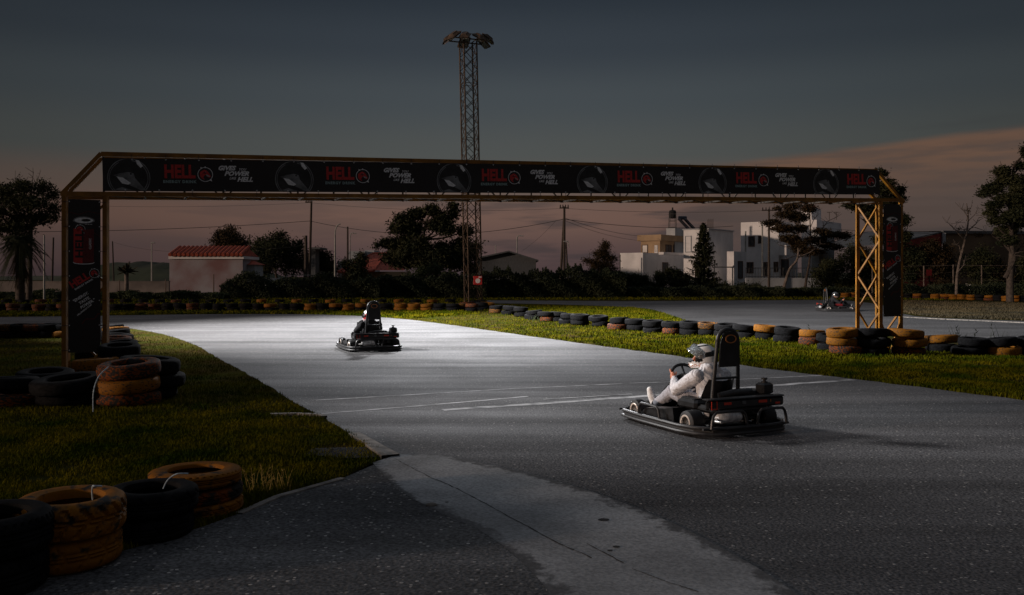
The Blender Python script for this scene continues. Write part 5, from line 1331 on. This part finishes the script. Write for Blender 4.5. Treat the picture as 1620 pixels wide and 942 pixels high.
# left fence posts and goal frame, right wire fence
for i, (px, yt, yb, nm) in enumerate(((189, 443, 470, 'beside the bare palm'), (262, 442, 478, 'left of the pink outbuilding'), (338, 434, 462, 'in front of the pink outbuilding'), (24, 450, 478, 'left of the palm trunk'))):
    pole(px, yt, yb, 74, .05, 'fence_post', f'rusty thin fence post {nm}', 'fence post', M['frame_brown'], group='rusty fence posts')
gf = MB(); gf.bar(W(453, 436, 92), W(514, 435, 92), .07); gf.bar(W(453, 436, 92), Vector((W(453,436,92).x, 92, 0)), .07); gf.bar(W(514, 435, 92), Vector((W(514,435,92).x, 92, 0)), .07)
o = gf.build('goal_frame', M['pole_metal']); lab(o, 'pale tube frame like a goal behind the left hedge', 'frame')
wf = empty('wire_fence', (W(1480, 450, 72).x, 72, 0), 0, 'wire fence with pale posts behind the right bank', 'fence')
for px, yt in ((1380, 423), (1419, 422), (1461.5, 420.5), (1508, 419), (1553, 420), (1600, 420), (1650, 420)):
    c = W(px, yt, 72); mb = MB(); mb.tube([(c.x, 72, 0), c], .05, 6); o = mb.build('post', M['bark_pale'], wf); o.location = -wf.location
mb = MB()
for zz in (0, -.6, -1.2): mb.tube([W(1380, 422, 72)+up*zz, W(1461, 421, 72)+up*zz, W(1508, 420, 72)+up*zz, W(1650, 421, 72)+up*zz], .014 if zz == 0 else .005, 4)
o = mb.build('wires', M['bark_pale'], wf); o.location = -wf.location
sg = MB(); c = W(1470, 432, 71.8); sg.box(c, (.42,.04,.45)); sg.box(c+up*.24, (.46,.06,.04)); o = sg.build('sign', M['darkred']); lab(o, 'small dark red notice board on the right wire fence', 'sign')

# ------------------------------------------------------------------ trees
def leaves(centres, radii, n, size, seed, droop=0.0, shell=.55, flat=1.0):
    rg = np.random.default_rng(seed); w = np.array([r[0]*r[1]*r[2] for r in radii])**.66; w /= w.sum()
    cid = rg.choice(len(centres), n, p=w); C = np.array(centres)[cid]; Rr = np.array(radii)[cid]
    d = rg.normal(size=(n, 3)); d /= np.linalg.norm(d, axis=1)[:, None]; rad = rg.random(n)**shell
    # lumpy sub-clumps and holes
    P = C+d*Rr*rad[:, None]
    g = rg.normal(size=(n//14+1, 3))*.30; gi = rg.integers(0, len(g), n); base = P[rg.integers(0, n, len(g))]
    mixm = rg.random(n) < .72; P[mixm] = base[gi[mixm]]+rg.normal(size=(mixm.sum(), 3))*(Rr[mixm]*.17+.04)
    a = rg.normal(size=(n, 3)); a[:, 2] *= flat; a[:, 2] -= droop; a /= np.linalg.norm(a, axis=1)[:, None]
    b = np.cross(a, rg.normal(size=(n, 3))); b /= np.linalg.norm(b, axis=1)[:, None]
    s = size*1.12*rg.uniform(.5, 1.35, n)[:, None]; wd_ = s*rg.uniform(.28, .5, n)[:, None]
    V = np.stack([P-a*s*.5, P+b*wd_*.5, P+a*s*.5, P-b*wd_*.5], 1).reshape(-1, 3)
    return V, np.arange(n*4).reshape(n, 4)
def tree(name, label, cat, px, D, yb, blobs, n, size, m, trunk_r=.18, fork=.45, bark='bark', seed=1, group=None, droop=0., depth=.8, limb_n=None, trunk_pts=None, flat=1.0, twigs=None):
    """blobs: (px, py, rx_px, ry_px) in the photograph, turned into metres at the tree's own distance"""
    rt = empty(name, ((px-CX)/F*D, D, 0), 0, label, cat, group); rr = random.Random(seed)
    cs, rs = [], []
    for (bx, by, rx, ry) in blobs:
        k = 1/F*D; c = W(bx, by, D)-rt.location; c.y += rr.uniform(-1, 1)*depth*rx*k
        cs.append(tuple(c)); rs.append((rx*k, max(rx, ry)*k*depth, ry*k))
    V, Fc = leaves(cs, rs, n, size, seed, droop, flat=flat); np_mesh('crown', V, Fc, m, rt)
    mb = MB(); top = max(c[2] for c in cs); tp_ = trunk_pts or [(0,0,-.1), (.1*rr.uniform(-1,1),0,top*fork*.5), (.2*rr.uniform(-1,1),0,top*fork), (.3*rr.uniform(-1,1), 0, top*.8)]
    if trunk_pts: tp_ = [tuple(W(x, y, D)-rt.location) for x, y in trunk_pts]; tp_[0] = (tp_[0][0], 0, -.1)
    k_ = len(tp_); mb.tube(spline(tp_, n=4), [trunk_r*(1-.75*i/((k_-1)*4)) for i in range((k_-1)*4+1)], 9)
    for c in cs[:limb_n]:
        c = Vector(c); cand = [Vector(p) for p in spline(tp_, n=4) if p[2] < c.z*.92+.05] or [Vector(tp_[1])]
        s_ = max(cand, key=lambda p: p.z-abs(p.x-c.x)*.5); s_ = s_.lerp(Vector(tp_[-1]), 0)
        mid = s_.lerp(c, .5)+Vector((rr.uniform(-.2,.2), rr.uniform(-.2,.2), -.15*(c-s_).length*.4)); mb.tube(spline([s_, mid, c], n=3), [trunk_r*.42*(1-i*.12) for i in range(7)], 6)
        for q in range(3):
            e = c+Vector((rr.uniform(-1,1), rr.uniform(-1,1), rr.uniform(-.4,1)))*.8; mb.tube([mid.lerp(c, .6), e], [trunk_r*.15, .01], 4)
    for (x0, y0, x1, y1, r) in (twigs or ()):
        a_, b_ = W(x0, y0, D)-rt.location, W(x1, y1, D)-rt.location; m1 = a_.lerp(b_, .5)+Vector((rr.uniform(-.2,.2), rr.uniform(-.3,.3), rr.uniform(-.2,.2)))
        mb.tube([a_, m1, b_], [r, r*.7, r*.3], 5)
        for q in range(4):
            s_ = m1.lerp(b_, rr.random()); mb.tube([s_, s_+Vector((rr.uniform(-.5,.5), rr.uniform(-.4,.4), rr.uniform(-.1,.6)))], [r*.35, .012], 4)
    mb.build('trunk', M[bark], rt, smooth=True); return rt
LD, LB, LG, HG = M['leaf_dark'], M['leaf_brown'], M['leaf_green'], M['hedge']
# left conifer and palm
tree('dark_tree', 'ragged dark tree with bare twigs on top behind the left palm', 'tree', 46, 62, 480, [(15,312,20,14),(45,300,26,12),(70,296,16,12),(30,325,24,16),(62,322,28,14),(84,330,14,12),(78,308,14,10),(18,345,22,14),(50,345,20,10),(5,300,14,6),(84,345,10,8),(35,290,12,6),(0,335,16,20),(10,362,22,14),(40,362,22,12),(62,345,18,10),(25,378,20,10)], 17000, .18, LD, .22, .7, seed=4, twigs=[(50,350,53,272,.05),(53,300,64,271,.03),(45,300,22,281,.03)])
pm = empty('palm', ((32-CX)/F*58, 58, 0), 0, 'shaggy palm with hanging dry fronds left of the gantry', 'palm'); rr = random.Random(5)
def frond(mb, o, az_, el_, ln, droop_, wleaf):
    pts = []; d = Vector((math.cos(az_)*math.cos(el_), math.sin(az_)*math.cos(el_), math.sin(el_)))
    for i in range(7):
        t = i/6; pts.append(o+d*ln*t+up*(-droop_*t*t*ln))
    mb.tube(pts, [.025*(1-i/7.5) for i in range(7)], 4)
    sd = Vector((-math.sin(az_), math.cos(az_), 0))
    for i in range(1, 7):
        for q in range(4):
            p = pts[i-1].lerp(pts[i], q/4); t = (i-1+q/4)/6; l_ = wleaf*(1-.5*abs(t-.5))
            for s_ in (1, -1): e = p+sd*s_*l_*.8+(pts[i]-pts[i-1]).normalized()*l_*.5-up*l_*.45; mb.add([p-up*.02, p+up*.025, e], [(0,1,2)])
mb = MB(); top_ = Vector((0,0,zat(380,58)))
for i in range(70): frond(mb, top_+Vector((0,0,rr.uniform(-.5,.2))), rr.uniform(0, 6.28), R(rr.uniform(-50, 55)), rr.uniform(1.2, 2.1), rr.uniform(.4, 1.0), .38)
mb.build('crown', LD, pm)
mb = MB()
for i in range(110): frond(mb, top_+Vector((0,0,rr.uniform(-1.6,-.3))), rr.uniform(0, 6.28), R(rr.uniform(-85, -60)), rr.uniform(1.0, 1.8), .1, .22)
mb.build('dry_skirt', LB, pm)
mb = MB(); mb.tube([(-.0,0,-.1),(0,0,1.2),(.02,0,3.9)], [.30,.26,.24], 12); mb.build('trunk', M['bark'], pm, smooth=True)
jp = empty('dragon_palm', ((200-CX)/F*70, 70, 0), 0, 'small bare headed palm with a smooth pale trunk by the block wall', 'palm')
mb = MB(); mb.tube([(0,0,-.1),(.02,0,1.2),(0,0,zat(432,70))], [.20,.16,.17], 10); mb.build('trunk', M['bark_pale'], jp, smooth=True)
mb = MB()
for i in range(34): frond(mb, Vector((0,0,zat(431,70))), rr.uniform(0,6.28), R(rr.uniform(0,65)), rr.uniform(.5,.95), rr.uniform(-.1,.4), .18)
mb.build('crown', LB, jp)
# middle left trees
tree('round_tree', 'dense round tree behind the pink outbuilding', 'tree', 362, 104, 450, [(362,376,24,13),(345,385,16,16),(383,390,20,18),(370,400,30,20),(352,370,8,7),(366,364,10,5),(345,415,20,20),(385,420,20,20)], 15000, .26, LB, .2, .4, seed=8)
tree('round_tree', 'broad dark tree between the outbuilding and the tall left pole', 'tree', 438, 100, 450, [(440,380,18,12),(418,390,16,16),(455,395,20,16),(470,388,12,10),(430,405,30,24),(462,415,30,24),(415,420,20,20),(446,371,8,4),(410,382,5,7)], 17000, .26, LD, .2, .4, seed=9)
tree('small_tree', 'low dark tree right of the tall left pole', 'tree', 512, 102, 450, [(515,405,12,9),(503,398,8,8),(512,420,22,16),(495,415,16,18),(522,430,12,14)], 7000, .26, LD, .14, .4, seed=10)
tree('small_tree', 'low dark tree left of the red tiled roof', 'tree', 566, 92, 462, [(565,425,15,18),(572,410,10,12),(560,442,18,16),(548,418,8,8)], 6500, .24, LD, .12, .4, seed=12)
# big tree
tree('big_tree', 'big spreading dark tree left of the light mast', 'tree', 668, 78, 470, [(684,332,12,9),(660,338,16,10),(640,346,14,10),(718,336,7,12),(700,345,14,10),(628,362,12,10),(650,362,22,16),(690,356,18,12),(708,362,16,12),(736,366,12,12),(614,385,14,8),(632,388,22,14),(660,392,26,20),(700,392,12,10),(728,388,18,12),(748,402,12,10),(600,388,7,3),(640,412,26,14),(680,416,26,16),(720,414,22,14),(745,424,14,12),(620,408,16,10),(716,325,5,5),(630,348,6,6),(752,390,7,5),(655,404,34,14),(692,410,34,14),(722,408,22,14)], 52000, .25, LD, .26, .42, seed=14, depth=.7)
tree('shrub_tree', 'greener low tree under the big tree beside the mast', 'tree', 672, 74, 472, [(668,436,16,14),(690,428,12,10),(650,444,14,12),(705,440,12,12),(682,448,20,14)], 9000, .17, LG, .1, .4, seed=15)
# broad conifer, spruce and shrubs
tree('broad_conifer', 'broad dark conifer left of the villa', 'tree', 953, 80, 470, [(957,392,8,8),(950,402,14,8),(965,410,12,8),(942,416,14,8),(955,424,22,10),(938,434,12,7),(968,436,14,10),(952,446,22,12),(930,448,10,8),(975,452,10,10),(945,460,22,10),(957,386,4,6),(928,412,5,3)], 19000, .15, LB, .16, .6, seed=16, droop=.2)
def spruce(px, D, yt, wpx, label, seed):
    rt = empty('spruce', ((px-CX)/F*D, D, 0), 0, label, 'tree'); H_ = zat(yt, D); rr = random.Random(seed)
    mb = MB(); mb.tube([(0,0,-.1),(.05,0,H_*.5),(0,0,H_)], [.16,.10,.015], 8); mb.build('trunk', M['bark'], rt, smooth=True)
    lv = MB(); z = H_; i = 0
    while z > .5:
        t = 1-z/H_; Lb = (wpx/F*D)*(.12+1.15*t**.8)*rr.uniform(.65, 1.25); nb = 10
        for q in range(nb):
            a_ = rr.uniform(0, 6.28); ln = Lb*rr.uniform(.6, 1.1); d = Vector((math.cos(a_), math.sin(a_), 0))
            pts = [Vector((0,0,z)), Vector((0,0,z))+d*ln*.5-up*ln*.16, Vector((0,0,z))+d*ln+up*ln*.02]
            lv.tube(pts, [.03,.02,.008], 4)
            for s_ in range(int(16+ln*26)):
                u_ = rr.random(); p = pts[0].lerp(pts[1], u_*2) if u_ < .5 else pts[1].lerp(pts[2], u_*2-1); w_ = .30*(1.15-u_)+.08
                e = p+Vector((rr.uniform(-1,1)*w_, rr.uniform(-1,1)*w_, rr.uniform(-.35,.12)))+d*.12; sd = (e-p).cross(up).normalized()*.06
                lv.add([p-sd, p+sd, e], [(0,1,2)])
        z -= .20*rr.uniform(.7, 1.2)
    lv.build('crown', LD, rt, fixn=False)
spruce(1113, 82, 354, 24, 'narrow dark spruce in front of the white block house', 21)
sh = [(992,446,13,12,'left end'),(1014,446,14,10,'beside the broad conifer'),(1044,446,10,14,'under the balcony slab'),(1066,438,14,12,'left of the spruce'),(1082,446,12,14,'just left of the spruce'),(1138,456,20,8,'right of the spruce'),(1188,458,22,8,'under the garden wall'),(1028,456,14,10,'in the middle')]
for i, (bx, by, rx, ry, nm) in enumerate(sh):
    tree('shrub', f'dark leafy shrub before the villas, {nm}' if i else 'dark leafy shrub before the villas, next to the porch post', 'shrub', bx, 76, 470, [(bx,by,rx,ry),(bx-rx*.5,by-ry*.7,rx*.45,ry*.6),(bx+rx*.4,by-ry*.5,rx*.5,ry*.6),(bx,by+10,rx*1.1,10)], 4200, .15, LD, .05, .3, seed=30+i, group='shrubs before the villas')
# right pines
tree('leaning_pine', 'pine with a bent leaning trunk before the two storey house', 'pine', 1238, 78, 470, [(1252,327,16,6),(1243,340,20,6),(1262,345,16,8),(1225,352,16,5),(1240,362,20,6),(1268,362,12,6),(1250,378,18,7),(1262,386,14,5),(1232,330,8,4),(1300,366,14,4)], 15000, .18, LB, .16, .6, 'bark_pale', seed=41, flat=.5,
     trunk_pts=[(1238,470),(1242,448),(1250,425),(1262,408),(1262,370),(1258,330)], twigs=[(1262,408,1300,385,.07),(1262,375,1225,352,.05),(1262,390,1232,388,.05),(1260,345,1240,325,.04)])
tree('forked_pine', 'upright forked pine left of the right gantry tower', 'pine', 1272, 80, 470, [(1290,380,18,6),(1302,388,14,5),(1316,372,20,4),(1334,374,10,5),(1280,330,12,8),(1285,398,20,6),(1268,395,14,8),(1322,392,8,4)], 12000, .18, LB, .14, .6, 'bark', seed=42, flat=.5,
     trunk_pts=[(1272,468),(1276,440),(1281,410),(1282,370),(1281,335)], twigs=[(1281,385,1310,350,.06),(1310,350,1330,340,.03),(1281,372,1262,345,.05),(1281,395,1320,392,.05),(1282,360,1296,338,.04),(1300,362,1318,352,.03),(1281,398,1240,412,.05)])
tree('tall_pine', 'tall dark pine directly behind the right gantry tower', 'pine', 1412, 62, 478, [(1390,275,10,8),(1405,292,12,8),(1398,300,14,10),(1418,315,14,8),(1425,300,6,6),(1372,330,16,7),(1385,345,16,8),(1402,355,20,10),(1425,350,10,10),(1432,375,8,10),(1395,380,14,8),(1420,390,12,8),(1400,320,18,10),(1350,325,12,5),(1395,405,14,8)], 30000, .17, LD, .2, .7, seed=43, flat=.6, twigs=[(1400,400,1362,392,.05),(1405,370,1355,340,.05)])
tree('big_pine', 'big layered dark pine at the right frame edge', 'pine', 1598, 60, 478, [(1585,272,14,8),(1600,285,24,8),(1575,298,16,8),(1612,300,20,8),(1590,315,22,8),(1568,325,14,6),(1610,325,18,10),(1598,342,22,8),(1575,350,16,6),(1618,352,18,8),(1600,365,18,8),(1618,262,10,6),(1635,300,14,14),(1568,338,10,5),(1645,340,14,14),(1630,280,14,8),(1622,240,6,12),(1560,306,8,4),(1596,380,14,8)], 46000, .17, LD, .26, .75, seed=44, flat=.5,
     trunk_pts=[(1598,478),(1598,440),(1601,400),(1600,350),(1602,290),(1604,262)], twigs=[(1590,440,1605,390,.14),(1606,430,1585,372,.08),(1600,400,1568,372,.08),(1600,380,1575,345,.07),(1600,410,1625,378,.08)])
bt = tree('bare_tree', 'nearly bare twisted tree between warehouse and big pine', 'tree', 1513, 66, 478, [(1516,362,10,4),(1530,335,6,4),(1545,372,10,4)], 260, .12, LB, .12, .6, 'bark_pale', seed=45, limb_n=0,
     trunk_pts=[(1513,478),(1514,440),(1519,410),(1528,375),(1532,345),(1529,322)], twigs=[(1528,380,1508,360,.05),(1508,360,1496,352,.025),(1532,365,1548,345,.05),(1548,345,1560,338,.03),(1526,372,1542,360,.04),(1532,345,1520,330,.04),(1529,350,1538,325,.03),(1520,400,1506,385,.04),(1542,360,1562,372,.03),(1516,430,1528,405,.05),(1510,360,1512,350,.02),(1532,350,1548,328,.03),(1508,362,1516,352,.02)])
for i, (bx, by, rx, ry, nm) in enumerate(((1440,410,18,22,'beside the right column banner'),(1470,400,24,20,'against the red wall'),(1494,414,22,26,'left of the bare tree'),(1550,418,28,26,'right of the bare tree'),(1575,430,20,20,'by the boat hull'),(1625,420,20,22,'at the frame edge'),(1345,412,26,26,'left of the gantry lattice'),(1308,430,22,20,'behind the far kart'),(1372,420,20,28,'behind the gantry lattice'))):
    tree('bush', f'large dark bush {nm}', 'bush', bx, 82 if i < 6 else 90, 470, [(bx,by,rx,ry),(bx-rx*.6,by+ry*.3,rx*.6,ry*.7),(bx+rx*.5,by+ry*.2,rx*.6,ry*.7),(bx+rx*.1,by-ry*.6,rx*.5,ry*.45),(bx,by+ry+6,rx,10)], 6000, .22, LB if i in (1, 2, 4) else LD, .08, .4, seed=60+i, group='bushes below the warehouse')
# hedges
def hedge(x0, x1, yt, D, label, n, m, thick=2.0, seed=5, jag=.35, size=.16):
    rg = np.random.default_rng(seed); a, b = W(x0, yt, D).x, W(x1, yt, D).x; H_ = zat(yt, D); Lh = b-a
    x = a+rg.random(n)*Lh; prof = H_*(1+jag*np.array([noise.noise(Vector((t*.5, 0, seed)))+.5*noise.noise(Vector((t*1.9, 3, seed))) for t in x]))
    face = rg.random(n); prof = prof*(1+.16*np.array([abs(noise.noise(Vector((t*4.5, 7, seed)))) for t in x])*2-.08); z = prof*np.where(face < .4, 1.06-.30*rg.random(n)**1.5, rg.random(n)**.8); y = D+np.where(face < .4, rg.random(n)*thick, -.2+.5*rg.random(n)**2+.25*np.sin(x*2.1+z*3))
    P = np.stack([x, y, z], 1); q = rg.normal(size=(n, 3)); q /= np.linalg.norm(q, axis=1)[:, None]; r_ = np.cross(q, rg.normal(size=(n, 3))); r_ /= np.linalg.norm(r_, axis=1)[:, None]
    s = size*rg.uniform(.5, 1.4, n)[:, None]; V = np.stack([P-q*s*.5, P+r_*s*.25, P+q*s*.5, P-r_*s*.25], 1).reshape(-1, 3); o_ = np.array([(a+b)/2, D, 0])
    rt = empty('hedge', tuple(o_), 0, label, 'hedge'); np_mesh('foliage', V-o_, np.arange(n*4).reshape(n, 4), m, rt)
    mb = MB(); k = int(Lh/.8)+2; vs = []
    for i in range(k):
        xx = a+Lh*i/(k-1); hh = H_*(1+jag*(noise.noise(Vector((xx*.5, 0, seed)))+.5*noise.noise(Vector((xx*1.9, 3, seed)))))*.68
        vs += [(xx-o_[0], .25, 0), (xx-o_[0], .45, hh), (xx-o_[0], thick*.8, hh*.95), (xx-o_[0], thick, 0)]
    mb.add(vs, [(4*i+j, 4*i+j+1, 4*i+5+j, 4*i+4+j) for i in range(k-1) for j in range(3)]); mb.build('inner_twigs', m, rt)
    return rt
hedge(350, 600, 441, 70, 'dark clipped hedge in front of the left trees', 20000, HG, seed=5)
hedge(596, 770, 438, 71, 'dark hedge below the big tree and behind the mast', 16000, HG, seed=6)
hedge(762, 990, 430, 72, 'tall dark hedge in front of the barn', 22000, HG, seed=7)
hedge(980, 1240, 455, 73, 'low dark hedge in front of the villas', 15000, HG, seed=8)
hedge(1236, 1440, 457, 74, 'low dark hedge behind the far kart', 12000, HG, seed=9)
hedge(1418, 1700, 452, 70, 'low dark hedge beyond the brown bank', 12000, HG, seed=10)
hedge(-80, 352, 464, 66, 'low weedy hedge along the block wall', 18000, LG, seed=11, jag=.8)

for i, (x_, y_) in enumerate(((-13.6, 10.0), (-13.6, 12.0), (-13.2, 14.2), (-13.0, 16.4), (-13.6, 18.8), (-15.8, 20.8), (-17.4, 22.8), (-18.2, 24.6))):  # unseen row added to keep the side spots off the lawn
    rt = empty('shade_cypress', (x_, y_, 0), 0, f'dense conifer added to shade the lawn, outside the left frame edge, {ordinal(i+1)} from the front', 'tree', 'added trees shading the lawn')
    V, Fc = leaves([(0,0,1.6),(0,0,3.4),(0,0,5.2),(0,0,6.7)], [(1.1,1.1,1.5),(1.15,1.15,1.6),(.95,.95,1.4),(.55,.55,.9)], 9000, .30, 90+i, .2); np_mesh('crown', V, Fc, LD, rt)
    mb = MB(); mb.tube([(0,0,-.1),(0,0,6.5)], [.16,.04], 8); mb.build('trunk', M['bark'], rt, smooth=True)

# ------------------------------------------------------------------ grass
def inside(P, poly):
    x, y = P[:, 0], P[:, 1]; c = np.zeros(len(P), bool); q = np.array([(p[0], p[1]) for p in poly]); j = len(q)-1
    for i in range(len(q)):
        k_ = ((q[i, 1] > y) != (q[j, 1] > y)) & (x < (q[j, 0]-q[i, 0])*(y-q[i, 1])/(q[j, 1]-q[i, 1]+1e-12)+q[i, 0]); c ^= k_; j = i
    return c
def blades(name, poly_px, n, h, w, m, seed, dpow=1.0, label=None, kind='stuff', clump=.5, cat='grass', avoid=True):
    rg = np.random.default_rng(seed); q = np.array(poly_px, float)
    x0, x1, y0, y1 = q[:, 0].min(), q[:, 0].max(), q[:, 1].min(), q[:, 1].max(); P = []
    tot = 0
    while tot < n:
        px = rg.uniform(x0, x1, n); py = y0+(y1-y0)*rg.random(n)**dpow; s = np.stack([px, py], 1); s = s[inside(s, poly_px)]
        D = F*CH/(s[:, 1]-HOR); g = np.stack([(s[:, 0]-CX)/F*D, D], 1)
        if avoid: g = g[~inside(g, TRACK)]; g = g[~inside(g+rg.normal(size=g.shape)*.07, TRACK)]
        if len(g) == 0: break
        P.append(g); tot += len(g)
    P = np.concatenate(P)[:n]; n = len(P)
    dens = np.array([noise.noise(Vector((a*.9, b*.9, seed)))+.6*noise.noise(Vector((a*3.1, b*3.1, seed))) for a, b in P])
    kp = dens > -.22-.45*rg.random(n); P, dens = P[kp], dens[kp]; n = len(P)
    hh = h*rg.uniform(.45, 1.25, n)*(1+.8*clump*dens); a = rg.uniform(0, 6.283, n); ln = hh*rg.uniform(.1, .7, n)
    d = np.stack([np.cos(a), np.sin(a), 0*a], 1); sd = np.stack([-np.sin(a), np.cos(a), 0*a], 1); B = np.stack([P[:, 0], P[:, 1], 0*a], 1)
    ww = (w*rg.uniform(.6, 1.3, n))[:, None]
    mid = B+d*(ln*.35)[:, None]+np.array([0, 0, 1])*(hh*.6)[:, None]; tip = B+d*ln[:, None]+np.array([0, 0, 1])*hh[:, None]
    V = np.stack([B-sd*ww*.5, B+sd*ww*.5, mid+sd*ww*.35, tip, mid-sd*ww*.35], 1).reshape(-1, 3); i_ = np.arange(n)*5
    T = np.concatenate([np.stack([i_, i_+1, i_+2], 1), np.stack([i_, i_+2, i_+4], 1), np.stack([i_+4, i_+2, i_+3], 1)])
    o = np_mesh(name, V, T, m); lab(o, label, cat, kind=kind); return o
LAWN = [(-60,519),(190,519),(225,523),(265,531),(310,547),(355,573),(400,597),(440,621),(480,645),(520,666),(560,690),(600,712),(604,735),(545,760),(440,787),(380,816),(330,834),(250,862),(120,900),(-60,935)]
blades('lawn_grass', LAWN, 170000, .045, .008, M['blade'], 3, 1.0, 'short dark grass of the left lawn between track and tyres')
VERGE = [(560,496),(735,489),(800,493),(900,504),(1000,517),(1100,525),(1200,530),(1260,537),(1320,548),(1640,552),(1900,560),(1900,670),(1640,640),(1500,621),(1350,602),(1200,584),(1050,563),(880,541),(720,518),(640,507)]
blades('verge_grass', VERGE, 150000, .060, .015, M['blade'], 4, 1.0, 'green grass verge between the main track and the tyre barrier')
FARV = [(-60,489),(700,489),(760,497),(640,505),(560,499.5),(470,497),(-60,502)]
blades('far_grass', FARV, 30000, .10, .05, M['blade'], 5, 1.0, 'strip of grass beyond the main track at left')
INF = [(765,482),(1000,487),(1045,495),(1085,509),(1120,516),(1250,529),(1300,545),(1100,530),(900,510),(765,492)]
blades('infield_grass', INF, 50000, .09, .03, M['blade'], 6, 1.0, 'grass infield behind the middle tyre barrier', avoid=False)
BANK = [(1400,475),(1640,481),(1640,508),(1480,502),(1432,496)]
blades('bank_grass', BANK, 25000, .09, .035, mat('brown_grass', (.035,.028,.012), .8, col2=(.085,.060,.022), vscale=.5), 7, 1.0, 'brownish grass bank at the far right', avoid=False)
EDG = [(-60,466),(1640,464),(1640,475),(1200,475),(760,475),(740,484),(-60,481)]
blades('back_grass', EDG, 30000, .10, .06, M['blade'], 8, 1.0, 'far grass strip at the foot of the hedges', avoid=False)
def weed(px, py, h, n, m, label, sp=.12, w=.006):
    g = G(px, py); rr = random.Random(px); mb = MB()
    for i in range(n):
        a_ = rr.uniform(0, 6.28); b = Vector((g.x+rr.gauss(0, sp*.4), g.y+rr.gauss(0, sp*.4), 0)); hh = h*rr.uniform(.4, 1); t_ = b+Vector((math.cos(a_)*hh*.3, math.sin(a_)*hh*.3, hh))
        mb.tube([b, b.lerp(t_, .5)+up*hh*.08, t_], [w, w*.7, w*.2], 4)
        if i % 3 == 0:
            for q in range(5): p = b.lerp(t_, .4+.12*q); e = p+Vector((rr.uniform(-1,1), rr.uniform(-1,1), rr.uniform(0,1)))*hh*.18; sdv = Vector((w*2,0,0)); mb.add([p-sdv, p+sdv, e], [(0,1,2)])
    o = mb.build('weed', m); lab(o, label, 'weed', 'weeds')
sb = MB(); g_ = G(683, 802); sb.ball((g_.x, g_.y, .012), (.045, .03, .02), 10, 7); o = sb.build('stone', M['kerb'], smooth=True); lab(o, 'small pale stone lying at the left edge of the concrete strip', 'stone')
weed(420, 776, .22, 46, M['dry'], 'yellow dry weed tuft at the lawn corner by the near tyres', .25, .003)
weed(1275, 545, .55, 7, M['leaf_green'], 'thin sprig rising behind the barrier left of the gantry tower', .1); weed(1520, 553, .6, 16, M['leaf_dark'], 'leafy weed behind the low tyres right of the gantry', .3, .008)
weed(1575, 553, .7, 10, M['leaf_dark'], 'thin tall weed behind the tyres near the right frame edge', .3); weed(1385, 560, .5, 8, M['leaf_dark'], 'leafy sprig at the foot of the right gantry tower', .15, .01)
weed(300, 640, .15, 14, M['dry'], 'pale weed beside the orange stack at the left gantry foot', .3, .003); weed(850, 509, .3, 16, M['leaf_green'], 'weed in the barrier near the light mast', .4, .01)
